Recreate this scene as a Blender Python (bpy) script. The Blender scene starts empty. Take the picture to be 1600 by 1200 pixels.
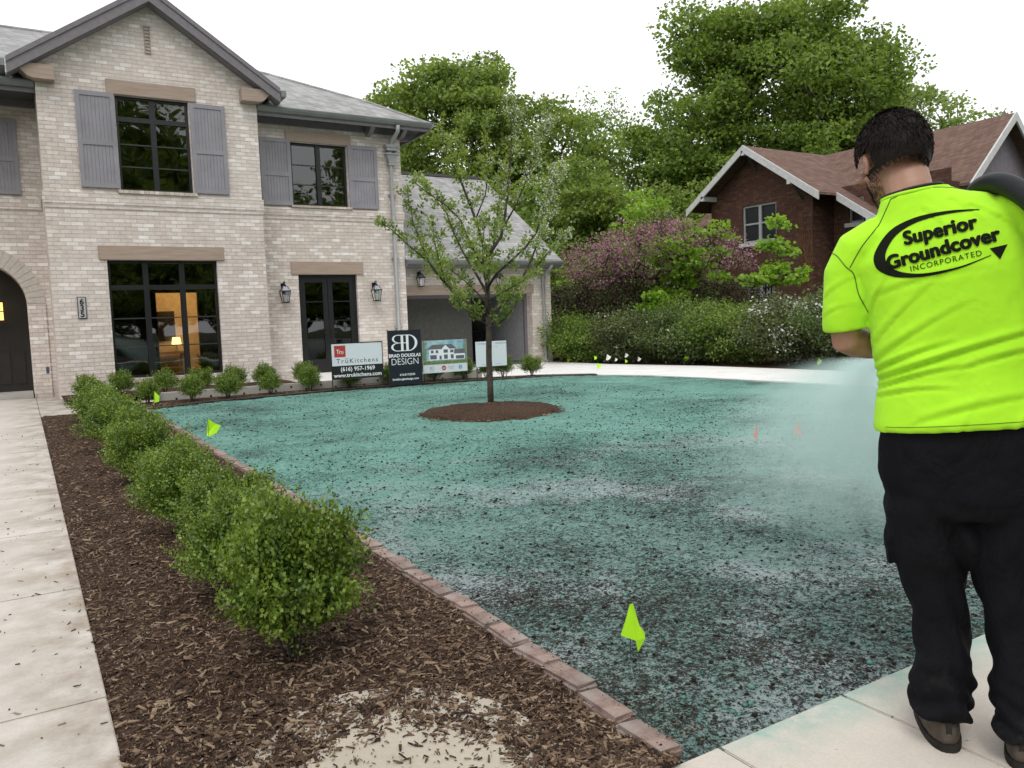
import bpy, bmesh, math, random
import numpy as np
from mathutils import Vector, Matrix
from mathutils.bvhtree import BVHTree
R = math.radians
rnd = random.Random(7)
rng = np.random.default_rng(11)
S = bpy.context.scene
COL = S.collection

# ------------------------------------------------------------------ camera, sky, sun, exposure
cam_d = bpy.data.cameras.new('camera'); cam = bpy.data.objects.new('camera', cam_d); COL.objects.link(cam)
cam_d.sensor_width = 36; cam_d.lens = 1252/1600*36
cam_d.clip_start = .05; cam_d.clip_end = 800
cam.matrix_world = Matrix.Translation((0, 0, 1.35)) @ Matrix.Rotation(R(-31.28), 4, 'Z') @ Matrix.Rotation(R(90-4.67), 4, 'X') @ Matrix.Rotation(R(-2.03), 4, 'Z')
S.camera = cam
SUN_EL, SUN_AZ = 58, 215
world = bpy.data.worlds.new('World'); S.world = world; world.use_nodes = True
wn = world.node_tree; wn.nodes.clear()
sky = wn.nodes.new('ShaderNodeTexSky'); sky.sky_type = 'NISHITA'; sky.sun_disc = False
sky.sun_elevation = R(SUN_EL); sky.sun_rotation = R(SUN_AZ); sky.air_density = 1.0; sky.dust_density = 4.0; sky.ozone_density = 1.0
hsv = wn.nodes.new('ShaderNodeHueSaturation'); hsv.inputs['Saturation'].default_value = .10
mxw = wn.nodes.new('ShaderNodeMixRGB'); mxw.inputs[0].default_value = .72; mxw.inputs[2].default_value = (11.6, 11.8, 12.0, 1)   # overcast: cloud evens the sky out
bg = wn.nodes.new('ShaderNodeBackground'); bg.inputs['Strength'].default_value = .11
wo = wn.nodes.new('ShaderNodeOutputWorld')
wn.links.new(sky.outputs[0], hsv.inputs['Color']); wn.links.new(hsv.outputs[0], mxw.inputs[1]); wn.links.new(mxw.outputs[0], bg.inputs[0]); wn.links.new(bg.outputs[0], wo.inputs[0])
sd = bpy.data.lights.new('sun', 'SUN'); sd.energy = .8; sd.angle = R(22); sd.color = (1, .97, .92)
sun = bpy.data.objects.new('sun', sd); COL.objects.link(sun)
sun.rotation_euler = (R(90-SUN_EL), 0, R(180-SUN_AZ)); sun.location = (0, 0, 30)
S.view_settings.view_transform = 'Standard'; S.view_settings.look = 'None'; S.view_settings.gamma = 1
S.view_settings.exposure = .35
S.render.engine = 'CYCLES'
S.cycles.max_bounces = 7; S.cycles.transparent_max_bounces = 12; S.cycles.volume_bounces = 1

# ------------------------------------------------------------------ node helper and materials
class NT:
    def __init__(s, name):
        s.m = bpy.data.materials.new(name); s.m.use_nodes = True; s.t = s.m.node_tree; s.t.nodes.clear()
        s.out = s.n('OutputMaterial'); s.tc = s.n('TexCoord')
    def n(s, kind, inp=None, **kw):
        nd = s.t.nodes.new('ShaderNode'+kind)
        for k, v in kw.items(): setattr(nd, k, v)
        for k, v in (inp or {}).items(): s.set(nd, k, v)
        return nd
    def set(s, nd, k, v):
        i = nd.inputs[k]
        if isinstance(v, bpy.types.NodeSocket): s.t.links.new(v, i)
        elif isinstance(v, bpy.types.Node): s.t.links.new(v.outputs[0], i)
        elif isinstance(v, (tuple, list)) and len(v) == 3 and i.type == 'RGBA': i.default_value = (*v, 1)
        else: i.default_value = v
    def noise(s, scale, detail=4, rough=.55, vec=None, out=0, dist=0):
        nd = s.n('TexNoise', {'Scale': scale, 'Detail': detail, 'Roughness': rough, 'Distortion': dist})
        s.set(nd, 'Vector', vec if vec is not None else s.tc.outputs['Object']); return nd.outputs[out]
    def ramp(s, fac, stops, interp='LINEAR'):
        nd = s.n('ValToRGB', {'Fac': fac}); cr = nd.color_ramp; cr.interpolation = interp
        while len(cr.elements) < len(stops): cr.elements.new(.5)
        for e, (p, c) in zip(cr.elements, stops):
            e.position = p; e.color = (*c, 1) if isinstance(c, (tuple, list)) else (c, c, c, 1)
        return nd.outputs[0]
    def mix(s, fac, a, b, mode='MIX'):
        nd = s.n('MixRGB', blend_type=mode); s.set(nd, 0, fac); s.set(nd, 1, a); s.set(nd, 2, b); return nd.outputs[0]
    def math(s, op, a, b=0., clamp=False):
        nd = s.n('Math', operation=op, use_clamp=clamp); s.set(nd, 0, a); s.set(nd, 1, b); return nd.outputs[0]
    def mapr(s, v, a, b, c=0., d=1.):
        nd = s.n('MapRange', {'Value': v, 'From Min': a, 'From Max': b, 'To Min': c, 'To Max': d}); return nd.outputs[0]
    def bump(s, h, strength=.5, dist=.01, prev=None):
        nd = s.n('Bump', {'Height': h, 'Strength': strength, 'Distance': dist})
        if prev is not None: s.set(nd, 'Normal', prev)
        return nd.outputs[0]
    def bsdf(s, color, rough=.8, normal=None, spec=.5, metal=0, **kw):
        if rough > .72: spec = min(spec, .14)
        p = s.n('BsdfPrincipled', {'Base Color': color, 'Roughness': rough, 'Specular IOR Level': spec, 'Metallic': metal})
        if normal is not None: s.set(p, 'Normal', normal)
        for k, v in kw.items(): s.set(p, k.replace('_', ' '), v)
        return p
    def done(s, sh):
        s.t.links.new(sh.outputs[0] if isinstance(sh, bpy.types.Node) else sh, s.out.inputs['Surface']); return s.m

def plain(name, c, rough=.6, metal=0, var=.12, scale=9, bump=.15, spec=.5):
    t = NT(name); n = t.noise(scale, 5)
    dark = tuple(x*(1-var) for x in c); lite = tuple(min(1, x*(1+var)) for x in c)
    return t.done(t.bsdf(t.ramp(n, [(.3, dark), (.7, lite)]), rough, t.bump(t.noise(scale*8, 3), bump, .002), spec, metal))

def brick_mat(name, cols, mortar, bw=.29, rh=.086, dark=.25, msize=.008, wash=None):
    t = NT(name)
    sp = t.n('SeparateXYZ', {0: t.tc.outputs['Object']})
    u = t.math('ADD', sp.outputs[0], sp.outputs[1])
    wob = t.noise(2.3, 2)
    v = t.n('CombineXYZ', {0: u, 1: t.math('ADD', sp.outputs[2], t.math('MULTIPLY', wob, .006))})
    br = t.n('TexBrick', {'Vector': v.outputs[0], 'Color1': cols[0], 'Color2': cols[1], 'Mortar': mortar, 'Scale': 1., 'Mortar Size': msize, 'Mortar Smooth': .35, 'Bias': -.1, 'Brick Width': bw, 'Row Height': rh})
    br.offset = .5; br.squash = 1
    br2 = t.n('TexBrick', {'Vector': v.outputs[0], 'Color1': (0, 0, 0), 'Color2': (1, 1, 1), 'Mortar': (.4, .4, .4), 'Scale': 1., 'Mortar Size': 0., 'Brick Width': bw, 'Row Height': rh, 'Bias': 0.})
    br2.offset = .5
    # each brick gets its own tone; a few are much lighter
    wn_ = t.n('TexWhiteNoise', {'Vector': br2.outputs[0]})
    blot = t.noise(1.1, 4, .6)
    lite = t.math('MULTIPLY', t.ramp(br2.outputs[0], [(.62, 0.), (.9, 1.)]), t.ramp(blot, [(.38, .15), (.6, 1.)]))
    c = t.mix(t.math('MULTIPLY', lite, .85), br.outputs[0], cols[2])
    stain = t.ramp(t.noise(7, 5, .65), [(.35, 1-dark), (.65, 1.05)])
    c = t.mix(1, c, stain, 'MULTIPLY')
    c = t.mix(t.math('MULTIPLY', br.outputs['Fac'], .8), c, mortar)
    if wash: c = t.mix(t.ramp(t.noise(.55, 3), [(.42, 0.), (.7, .45)]), c, wash)
    h = t.math('ADD', t.math('MULTIPLY', br.outputs['Fac'], -1.), t.math('MULTIPLY', t.noise(45, 4), .5))
    h2 = t.math('ADD', h, t.math('MULTIPLY', br2.outputs[0], .35))
    return t.done(t.bsdf(c, .88, t.bump(h2, .8, .01)))

def shingle_mat(name, a, b, rh=.145, zk=2.2):
    t = NT(name)
    sp = t.n('SeparateXYZ', {0: t.tc.outputs['Object']})
    v = t.n('CombineXYZ', {0: t.math('ADD', sp.outputs[0], sp.outputs[1]), 1: t.math('MULTIPLY', sp.outputs[2], zk)})
    br = t.n('TexBrick', {'Vector': v.outputs[0], 'Color1': a, 'Color2': b, 'Mortar': tuple(x*.35 for x in a), 'Scale': 1., 'Mortar Size': .006, 'Mortar Smooth': .6, 'Brick Width': .22, 'Row Height': rh})
    br.offset = .37
    saw = t.math('FRACT', t.math('DIVIDE', t.math('MULTIPLY', sp.outputs[2], zk), rh))
    c = t.mix(1, br.outputs[0], t.ramp(t.noise(3, 5, .7), [(.3, .8), (.7, 1.12)]), 'MULTIPLY')
    c = t.mix(1, c, t.ramp(t.noise(160, 2), [(.3, .75), (.7, 1.2)]), 'MULTIPLY')
    return t.done(t.bsdf(c, .93, t.bump(t.math('MULTIPLY', saw, -1.), .8, .014)))

def leaf_mat(name, a, b, trans=.35, rough=.5, tcol=None, spec=.35, ns=.9):
    t = NT(name)
    g = t.n('NewGeometry')
    r = g.outputs['Random Per Island']
    n = t.noise(ns, 3)
    f = t.math('ADD', t.math('MULTIPLY', r, .55), t.math('MULTIPLY', t.ramp(n, [(.3, 0.), (.7, 1.)]), .5), True)
    c = t.ramp(f, [(.15, a), (.85, b)])
    p = t.bsdf(c, rough, spec=spec)
    tr = t.n('BsdfTranslucent', {'Color': t.mix(1, c, tcol or (1.2, 1.2, .6), 'MULTIPLY')})
    mx = t.n('MixShader', {0: trans, 1: p.outputs[0], 2: tr.outputs[0]})
    return t.done(mx)

def glass_mat(name, tint=(.5, .52, .5), base=.06):
    t = NT(name)
    fr = t.n('Fresnel', {'IOR': 1.5})
    f = t.math('ADD', fr.outputs[0], base, True)
    gl = t.n('BsdfGlossy', {'Color': (1, 1, 1), 'Roughness': .015, 'Normal': t.bump(t.noise(.8, 2), .25, .02)})
    tr = t.n('BsdfTransparent', {'Color': tint})
    return t.done(t.n('MixShader', {0: f, 1: tr.outputs[0], 2: gl.outputs[0]}))

def darkened_glass():  # near-black colour stands in for dim panes, keeping the bright sky reflection down
    t = NT('dark_painted_glass'); return t.done(t.bsdf((.012, .013, .014), .35, spec=.25))
def emit_mat(name, c, s):
    t = NT(name); return t.done(t.n('Emission', {'Color': c, 'Strength': s}))

M = {}
M['brick'] = brick_mat('whitewashed_brick', [(.61, .53, .475), (.71, .635, .58), (.88, .835, .79)], (.485, .425, .38), dark=.15, rh=.083, bw=.225, msize=.0065, wash=(.70, .645, .61))
M['brick_plain'] = brick_mat('whitewashed_brick_trim', [(.52, .44, .37), (.62, .54, .465), (.76, .70, .63)], (.40, .35, .30), bw=.1, rh=.26)
M['red_brick'] = brick_mat('brown_red_brick', [(.085, .042, .030), (.12, .062, .044), (.15, .082, .060)], (.085, .056, .046), bw=.23, rh=.078, msize=.006)
M['shingle'] = shingle_mat('grey_asphalt_shingle', (.27, .265, .265), (.39, .385, .38))
M['shingle_brown'] = shingle_mat('brown_asphalt_shingle', (.135, .083, .066), (.185, .118, .094), zk=1.8)
M['trim'] = plain('purple_grey_painted_trim', (.17, .155, .168), .55)
M['shutter'] = plain('purple_grey_shutter_paint', (.245, .232, .255), .5, scale=3)
M['gutter'] = plain('grey_metal_gutter', (.19, .20, .195), .45, .0, scale=4)
M['spout'] = plain('pale_grey_downspout_metal', (.30, .305, .30), .45, .0, scale=4)
M['soffit'] = plain('dark_grey_soffit_paint', (.07, .066, .064), .7)
M['black'] = plain('black_metal_frame', (.012, .012, .013), .35, scale=20)
M['glass'] = glass_mat('window_glass')
M['lantern_glass'] = glass_mat('lantern_glass', (.9, .92, .95), .12)
def beam():
    t = NT('tan_timber_beam'); mp = t.n('Mapping', {'Vector': t.tc.outputs['Object'], 'Scale': (1, 1, 14)})
    n = t.noise(2.2, 6, .6, mp.outputs[0]); k = t.noise(1.7, 2)
    c = t.ramp(n, [(.3, (.31, .235, .185)), (.7, (.41, .325, .27))]); c = t.mix(t.ramp(k, [(.66, 0.), (.74, .5)]), c, (.10, .07, .05))
    return t.done(t.bsdf(c, .75, t.bump(n, .4, .004)))
M['beam'] = beam()
def concrete(name, c, warm=.1, stain=(.30, .24, .17), edge=False, over=False):
    t = NT(name); n = t.noise(1.5, 7, .72); f = t.noise(110, 4, .75)
    dk = tuple(x*.86 for x in c); lt = tuple(min(1, x*1.07) for x in c)
    col = t.mix(1, t.ramp(n, [(.3, dk), (.7, lt)]), t.ramp(f, [(.25, .88), (.75, 1.08)]), 'MULTIPLY')
    st = t.ramp(t.noise(3.7, 7, .7, dist=.4), [(.58, 0.), (.78, .28)])
    col = t.mix(st, col, stain)
    pos = t.n('SeparateXYZ', {0: t.tc.outputs['Object']})
    if over: col = t.mix(t.math('MULTIPLY', t.math('MULTIPLY', t.mapr(pos.outputs[1], 1.50, 1.71, 0., 1.), t.mapr(pos.outputs[0], 1.7, 1.9, 0., 1.)), t.ramp(t.noise(9, 6, .75), [(.30, 0.), (.62, .85)])), col, (.20, .36, .31))
    if edge: col = t.mix(t.math('MULTIPLY', t.mapr(pos.outputs[0], -.42, .17, 0., 1.), t.ramp(t.noise(3.1, 6, .7), [(.38, 0.), (.62, .75)])), col, (.21, .155, .105))
    sp = t.ramp(t.noise(24, 2, .5), [(.73, 0.), (.77, .7)])
    col = t.mix(sp, col, (.10, .07, .05))
    return t.done(t.bsdf(col, .85, t.bump(f, .35, .002)))
M['walk'] = concrete('pale_walkway_concrete', (.53, .49, .445), stain=(.26, .19, .13), edge=True)
M['walk2'] = concrete('warm_sidewalk_concrete', (.55, .495, .435), stain=(.30, .27, .22), over=True)
M['drive'] = concrete('bright_driveway_concrete', (.74, .725, .70), stain=(.5, .45, .4))
M['paving'] = concrete('grey_concrete_blocks', (.42, .40, .37))
def lawn_mat():
    t = NT('hydroseed_mulch_over_soil')
    o = t.tc.outputs['Object']
    fine = t.noise(115, 5, .78, dist=.2); mid = t.noise(46, 4, .68, dist=.2); broad = t.noise(.55, 4, .6); broad2 = t.noise(1.7, 4, .6)
    sp = t.n('SeparateXYZ', {0: o})
    # coverage is thin near the front walk and along the brick border, thick further out
    near = t.mapr(sp.outputs[1], 2.6, 7.0, .0, 1.); clump = t.noise(11, 4, .7, dist=.4)
    cover = t.math('ADD', t.math('MULTIPLY', near, .034), t.math('MULTIPLY', t.math('SUBTRACT', broad, .5), .22))
    cover = t.math('ADD', cover, t.math('MULTIPLY', t.math('SUBTRACT', broad2, .5), .14)); cover = t.math('ADD', cover, t.math('MULTIPLY', t.math('SUBTRACT', clump, .5), .16))
    cx = t.math('MULTIPLY', fine, .55); k = t.math('ADD', t.math('ADD', cx, t.math('MULTIPLY', mid, .45)), cover)
    soil = t.ramp(t.noise(30, 4), [(.3, (.014, .012, .010)), (.7, (.046, .037, .029))])
    teal_n = t.ramp(t.noise(24, 4, .7), [(.25, (.10, .18, .16)), (.75, (.24, .32, .30))])
    teal_f = t.ramp(t.noise(16, 4, .7), [(.25, (.088, .23, .188)), (.75, (.22, .405, .345))])
    teal = t.mix(near, teal_n, teal_f)
    pale = t.ramp(t.noise(.9, 4, .6, dist=.3), [(.50, 0.), (.62, .85)])
    pale = t.math('MULTIPLY', pale, t.mapr(sp.outputs[1], 4.2, 7.5, 1., .06))
    teal = t.mix(pale, teal, (.35, .405, .405))
    fac = t.ramp(k, [(.445, 0.), (.512, 1.)])
    c = t.mix(fac, soil, teal)
    h = t.math('ADD', t.math('MULTIPLY', fine, .6), t.math('MULTIPLY', fac, .5))
    return t.done(t.bsdf(c, .9, t.bump(h, .9, .018), spec=.3))
M['lawn'] = lawn_mat()
def mulch_mat(name='dark_bark_mulch', k=1.):
    t = NT(name); n = t.noise(38, 5, .7, dist=.8); b = t.noise(.8, 3)
    c = t.ramp(n, [(.3, (.018*k, .011*k, .008*k)), (.5, (.055*k, .032*k, .021*k)), (.72, (.13*k, .08*k, .052*k))])
    c = t.mix(1, c, t.ramp(b, [(.3, .8), (.7, 1.2)]), 'MULTIPLY')
    return t.done(t.bsdf(c, .9, t.bump(n, .9, .02)))
M['mulch'] = mulch_mat()
def chip_mat():
    t = NT('shredded_bark_chips'); g = t.n('NewGeometry'); r = g.outputs['Random Per Island']
    c = t.ramp(r, [(0., (.020, .012, .009)), (.40, (.068, .043, .029)), (.75, (.145, .094, .062)), (1., (.30, .22, .15))])
    c = t.mix(1, c, t.ramp(t.noise(60, 3), [(.3, .7), (.7, 1.2)]), 'MULTIPLY')
    return t.done(t.bsdf(c, .85))
M['chips'] = chip_mat()
def clod_mat():
    t = NT('soil_crumbs_with_seed_mulch'); g = t.n('NewGeometry'); r = g.outputs['Random Per Island']
    c = t.ramp(r, [(0., (.016, .012, .010)), (.5, (.045, .034, .027)), (.62, (.06, .13, .11)), (1., (.13, .30, .25))])
    return t.done(t.bsdf(c, .95, t.bump(t.noise(120, 3), .6, .004)))
M['clods'] = clod_mat()
M['ground'] = (lambda t: t.done(t.bsdf(t.ramp(t.noise(.6, 6, .7), [(.3, (.02, .028, .010)), (.7, (.06, .075, .028))]), .95, t.bump(t.noise(20, 4), .8, .04))))(NT('rough_grass_ground'))
M['asphalt'] = plain('street_asphalt', (.05, .05, .052), .9, scale=30)
M['soil'] = mulch_mat('red_brown_bed_soil', 1.3)
M['bark'] = (lambda t: t.done(t.bsdf(t.ramp(t.noise(14, 5, .7), [(.3, (.035, .027, .022)), (.7, (.11, .09, .075))]), .9, t.bump(t.noise(40, 4), .8, .01))))(NT('grey_brown_bark'))
M['leaf_box'] = leaf_mat('boxwood_leaves', (.036, .080, .012), (.235, .335, .045), .3, .38, spec=.5, ns=6.5)
M['leaf_maple'] = leaf_mat('maple_leaves', (.085, .15, .028), (.27, .37, .078), .45)
M['leaf_maple2'] = leaf_mat('mid_green_tree_leaves', (.095, .16, .034), (.30, .39, .092), .45)
M['leaf_pale'] = leaf_mat('pale_spring_leaves', (.17, .25, .08), (.32, .40, .15), .45)
M['leaf_bright'] = leaf_mat('bright_young_maple_leaves', (.15, .29, .03), (.31, .48, .06), .45)
M['leaf_hedge'] = leaf_mat('dull_hedge_leaves', (.05, .085, .024), (.18, .24, .075), .35)
M['leaf_crab'] = leaf_mat('crabapple_leaves', (.11, .175, .035), (.33, .42, .11), .45)
M['petal'] = leaf_mat('white_petals', (.55, .55, .50), (.85, .84, .78), .3, tcol=(1, 1, 1))
M['pink'] = leaf_mat('redbud_blossoms', (.18, .065, .11), (.52, .245, .345), .3, tcol=(1, .8, .9))
M['plum'] = leaf_mat('dark_plum_foliage', (.035, .022, .022), (.11, .065, .06), .3, tcol=(1, .8, .8))

# ------------------------------------------------------------------ object helpers
def tag(o, label=None, cat=None, group=None, kind=None):
    if label: o['label'] = label
    if cat: o['category'] = cat
    if group: o['group'] = group
    if kind: o['kind'] = kind
    return o
def empty(name, loc, rz=0, label=None, cat=None, group=None):
    o = bpy.data.objects.new(name, None); COL.objects.link(o); o.location = loc; o.rotation_euler = (0, 0, rz); o.empty_display_size = .2
    return tag(o, label, cat, group)
def link_mesh(name, me, mat=None, parent=None, smooth=False, loc=None):
    if mat is not None:
        for m in (mat if isinstance(mat, (list, tuple)) else [mat]): me.materials.append(m)
    o = bpy.data.objects.new(name, me); COL.objects.link(o)
    if smooth: me.polygons.foreach_set('use_smooth', [True]*len(me.polygons))
    if parent is not None: o.parent = parent
    if loc is not None: o.location = loc
    return o
class MB:
    def __init__(s, off=(0, 0, 0)): s.v = []; s.f = []; s.mi = []; s.off = off
    def face(s, pts, mi=0):
        i = len(s.v); s.v += [tuple(p) for p in pts]; s.f.append(tuple(range(i, i+len(pts)))); s.mi.append(mi)
    def box(s, x0, x1, y0, y1, z0, z1, mi=0):
        i = len(s.v)
        s.v += [(x0, y0, z0), (x1, y0, z0), (x1, y1, z0), (x0, y1, z0), (x0, y0, z1), (x1, y0, z1), (x1, y1, z1), (x0, y1, z1)]
        for f in ((0, 3, 2, 1), (4, 5, 6, 7), (0, 1, 5, 4), (1, 2, 6, 5), (2, 3, 7, 6), (3, 0, 4, 7)): s.f.append(tuple(i+k for k in f)); s.mi.append(mi)
        return s
    def prism(s, poly, d, mi=0):          # poly: list of 3-D points, extruded by vector d
        n = len(poly); i = len(s.v); d = Vector(d)
        s.v += [tuple(p) for p in poly] + [tuple(Vector(p)+d) for p in poly]
        s.f.append(tuple(range(i, i+n))); s.f.append(tuple(reversed(range(i+n, i+2*n)))); s.mi += [mi, mi]
        for k in range(n):
            s.f.append((i+k, i+(k+1) % n, i+n+(k+1) % n, i+n+k)); s.mi.append(mi)
        return s
    def tube(s, pts, rad, n=8, cap=True, mi=0, ell=None):
        pts = [Vector(p) for p in pts]
        if not hasattr(rad, '__len__'): rad = [rad]*len(pts)
        rings = []; up = Vector((.13, .21, .97)).normalized(); a = None
        for k, p in enumerate(pts):
            t = (pts[min(k+1, len(pts)-1)]-pts[max(k-1, 0)]).normalized()
            if a is None: a = t.cross(up if abs(t.dot(up)) < .95 else Vector((1, 0, 0))).normalized()
            else: a = (a - t*a.dot(t)).normalized()
            b = t.cross(a)
            i = len(s.v)
            for j in range(n):
                q = 2*math.pi*j/n
                s.v.append(tuple(p + (a*math.cos(q)+b*math.sin(q))*rad[k]))
            rings.append(i)
        for k in range(len(rings)-1):
            for j in range(n):
                s.f.append((rings[k]+j, rings[k]+(j+1) % n, rings[k+1]+(j+1) % n, rings[k+1]+j)); s.mi.append(mi)
        if cap:
            s.f.append(tuple(reversed(range(rings[0], rings[0]+n)))); s.f.append(tuple(range(rings[-1], rings[-1]+n))); s.mi += [mi, mi]
        return s
    def lathe(s, prof, c=(0, 0, 0), n=16, mi=0):   # prof: (r, z)
        i = len(s.v)
        for r, z in prof:
            for j in range(n):
                q = 2*math.pi*j/n; s.v.append((c[0]+r*math.cos(q), c[1]+r*math.sin(q), c[2]+z))
        for k in range(len(prof)-1):
            for j in range(n):
                s.f.append((i+k*n+j, i+k*n+(j+1) % n, i+(k+1)*n+(j+1) % n, i+(k+1)*n+j)); s.mi.append(mi)
        return s
    def build(s, name, mat, parent=None, smooth=False, loc=None, bevel=0, recalc=True):
        me = bpy.data.meshes.new(name); ox, oy, oz = s.off
        me.from_pydata([(x-ox, y-oy, z-oz) for x, y, z in s.v], [], s.f)
        if any(s.mi): me.polygons.foreach_set('material_index', s.mi)
        if recalc:
            bm = bmesh.new(); bm.from_mesh(me)
            if bevel: bmesh.ops.remove_doubles(bm, verts=bm.verts, dist=1e-5)
            bmesh.ops.recalc_face_normals(bm, faces=bm.faces)
            if bevel: bmesh.ops.bevel(bm, geom=[e for e in bm.edges if len(e.link_faces) == 2 and e.calc_face_angle(0) > .5], offset=bevel, segments=2, affect='EDGES')
            bm.to_mesh(me); bm.free()
        me.update()
        return link_mesh(name, me, mat, parent, smooth, loc)
def np_mesh(name, V, F, mat, parent=None, smooth=False, loc=None, mi=None):
    V = np.asarray(V, np.float32); F = np.asarray(F, np.int32); n, k = F.shape
    me = bpy.data.meshes.new(name); me.vertices.add(len(V)); me.vertices.foreach_set('co', V.ravel())
    me.loops.add(n*k); me.loops.foreach_set('vertex_index', F.ravel()); me.polygons.add(n)
    me.polygons.foreach_set('loop_start', np.arange(0, n*k, k, dtype=np.int32)); me.polygons.foreach_set('loop_total', np.full(n, k, np.int32))
    if mi is not None: me.polygons.foreach_set('material_index', np.asarray(mi, np.int32))
    me.update(calc_edges=True); me.validate()
    return link_mesh(name, me, mat, parent, smooth, loc)
def split_loose(o, name=None):       # every loose piece of a mesh becomes an object of its own
    me = o.data; n = len(me.vertices); lab = list(range(n))
    def find(i):
        while lab[i] != i: lab[i] = lab[lab[i]]; i = lab[i]
        return i
    for e in me.edges:
        a, b = find(e.vertices[0]), find(e.vertices[1])
        if a != b: lab[a] = b
    groups = {}
    for p in me.polygons: groups.setdefault(find(p.vertices[0]), []).append(p)
    if len(groups) < 2: return o
    first = None
    for ps in groups.values():
        ids = sorted({v for p in ps for v in p.vertices}); mp = {v: i for i, v in enumerate(ids)}
        m2 = bpy.data.meshes.new(name or o.name.split('.')[0]); m2.from_pydata([me.vertices[v].co[:] for v in ids], [], [[mp[v] for v in p.vertices] for p in ps])
        for m in me.materials: m2.materials.append(m)
        c = bpy.data.objects.new(name or o.name.split('.')[0], m2); COL.objects.link(c); c.parent = o.parent; c.location = o.location
        first = first or c
    bpy.data.objects.remove(o); return first
SPLIT = {'arch_jamb', 'window_sill', 'eave_bracket', 'roof_bracket', 'muntin', 'roof_strut', 'spout_strap', 'soffit', 'fascia', 'belt_course', 'candle', 'ridge_cap', 'bolt', 'rake_board_', 'garage_door_track', 'garage_back_wall', 'garage_fascia', 'door_panel'}
def copy_thing(o, parent=None):
    c = o.copy(); COL.objects.link(c); c.parent = parent
    for ch in [x for x in bpy.data.objects if x.parent == o and x.users]: copy_thing(ch, c)
    return c
def text_mesh(s, size, align='CENTER', ext=0., bold=0., spacing=1., xscale=1.):
    cu = bpy.data.curves.new('t', 'FONT'); cu.body = s; cu.size = size; cu.align_x = align; cu.extrude = ext; cu.offset = bold; cu.space_character = spacing; cu.resolution_u = 6
    o = bpy.data.objects.new('t', cu); COL.objects.link(o)
    dg = bpy.context.evaluated_depsgraph_get(); me = bpy.data.meshes.new_from_object(o.evaluated_get(dg)); me.materials.clear()
    bpy.data.objects.remove(o); bpy.data.curves.remove(cu)
    if xscale != 1.: me.transform(Matrix.Diagonal((xscale, 1, 1, 1)))
    return me
def merge_mesh(name, items, mat, parent=None):     # items: (mesh, matrix)
    bm = bmesh.new()
    for me, mx in items:
        me = me.copy(); me.transform(mx); bm.from_mesh(me); bpy.data.meshes.remove(me)
    me = bpy.data.meshes.new(name); bm.to_mesh(me); bm.free()
    return link_mesh(name, me, mat, parent)
STAND = Matrix.Rotation(R(90), 4, 'X')       # text lying in xy -> standing, facing -y

# ------------------------------------------------------------------ ground, paving, lawn, beds
def sheet(name, poly, z, mat, kind='structure', thick=.0, label=None):
    mb = MB()
    if thick: mb.prism([(x, y, z-thick) for x, y in poly], (0, 0, thick))
    else: mb.face([(x, y, z) for x, y in poly])
    return tag(mb.build(name, mat), kind=kind)
g = MB(); g.face([(-320, -320, -.03), (380, -320, -.03), (380, 380, -.03), (-320, 380, -.03)]); tag(g.build('ground', M['ground']), kind='structure')
sheet('street', [(-120, -12), (140, -12), (140, -4.2), (-120, -4.2)], -.02, M['asphalt'])
# lawn: displaced grid inside the yard outline
def inside(px, py, poly):
    r = np.zeros(len(px), bool); n = len(poly)
    for i in range(n):
        x0, y0 = poly[i]; x1, y1 = poly[(i+1) % n]
        c = ((y0 > py) != (y1 > py)) & (px < (x1-x0)*(py-y0)/(y1-y0+1e-12)+x0); r ^= c
    return r
LAWN = [(1.61, 1.695), (11.9, 1.695), (11.9, 9.), (11.72, 11.75), (11.4, 13.3), (10.88, 14.2), (10., 14.86), (7.88, 15.5), (5.32, 15.62), (2.83, 15.3), (1.755, 14.75), (1.755, 6.), (1.69, 3.), (1.64, 2.1)]
def vnoise(x, y, seed=0):
    s = np.random.default_rng(seed).random((64, 64)); xi = np.floor(x).astype(int); yi = np.floor(y).astype(int); fx = x-xi; fy = y-yi
    fx = fx*fx*(3-2*fx); fy = fy*fy*(3-2*fy); g_ = lambda a, b: s[a % 64, b % 64]
    return (g_(xi, yi)*(1-fx)+g_(xi+1, yi)*fx)*(1-fy)+(g_(xi, yi+1)*(1-fx)+g_(xi+1, yi+1)*fx)*fy
def fbm(x, y, sc, oc=3, seed=0):
    r = 0; a = 1; t = 0
    for i in range(oc): r = r+a*vnoise(x*sc, y*sc, seed+i); t += a; a *= .5; sc *= 2.1
    return r/t-.5
def grid_land(name, poly, x0, x1, ys, nxf, hfun, mat, kind='structure'):
    V = []; F = []; vid = {}
    ys = np.array(ys)
    for r_ in range(len(ys)-1):
        pass
    xs = nxf
    X, Y = np.meshgrid(xs, ys); Z = hfun(X, Y)
    V = np.stack([X.ravel(), Y.ravel(), Z.ravel()], 1); nx = len(xs)
    i, j = np.meshgrid(np.arange(nx-1), np.arange(len(ys)-1)); a = (j*nx+i).ravel()
    F = np.stack([a, a+1, a+1+nx, a+nx], 1)
    c = V[F].mean(1); F = F[inside(c[:, 0], c[:, 1], poly)]
    used = np.unique(F); mp = np.full(len(V), -1); mp[used] = np.arange(len(used))
    return tag(np_mesh(name, V[used], mp[F], mat, smooth=True), kind=kind)
def geo(a, b, d0, k):
    r = [a]; d = d0
    while r[-1] < b: r.append(r[-1]+d); d *= k
    r[-1] = b; return r
def lawn_h(X, Y): return .006+np.clip((Y-1.68)/.10, .25, 1)*.020*(fbm(X, Y, 7, 3, 3)+.25)+.012*fbm(X, Y, 34, 2, 9)+.04*(fbm(X, Y, .5, 2, 5)+.1)*np.clip((Y-2)/3, 0, 1)
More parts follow.
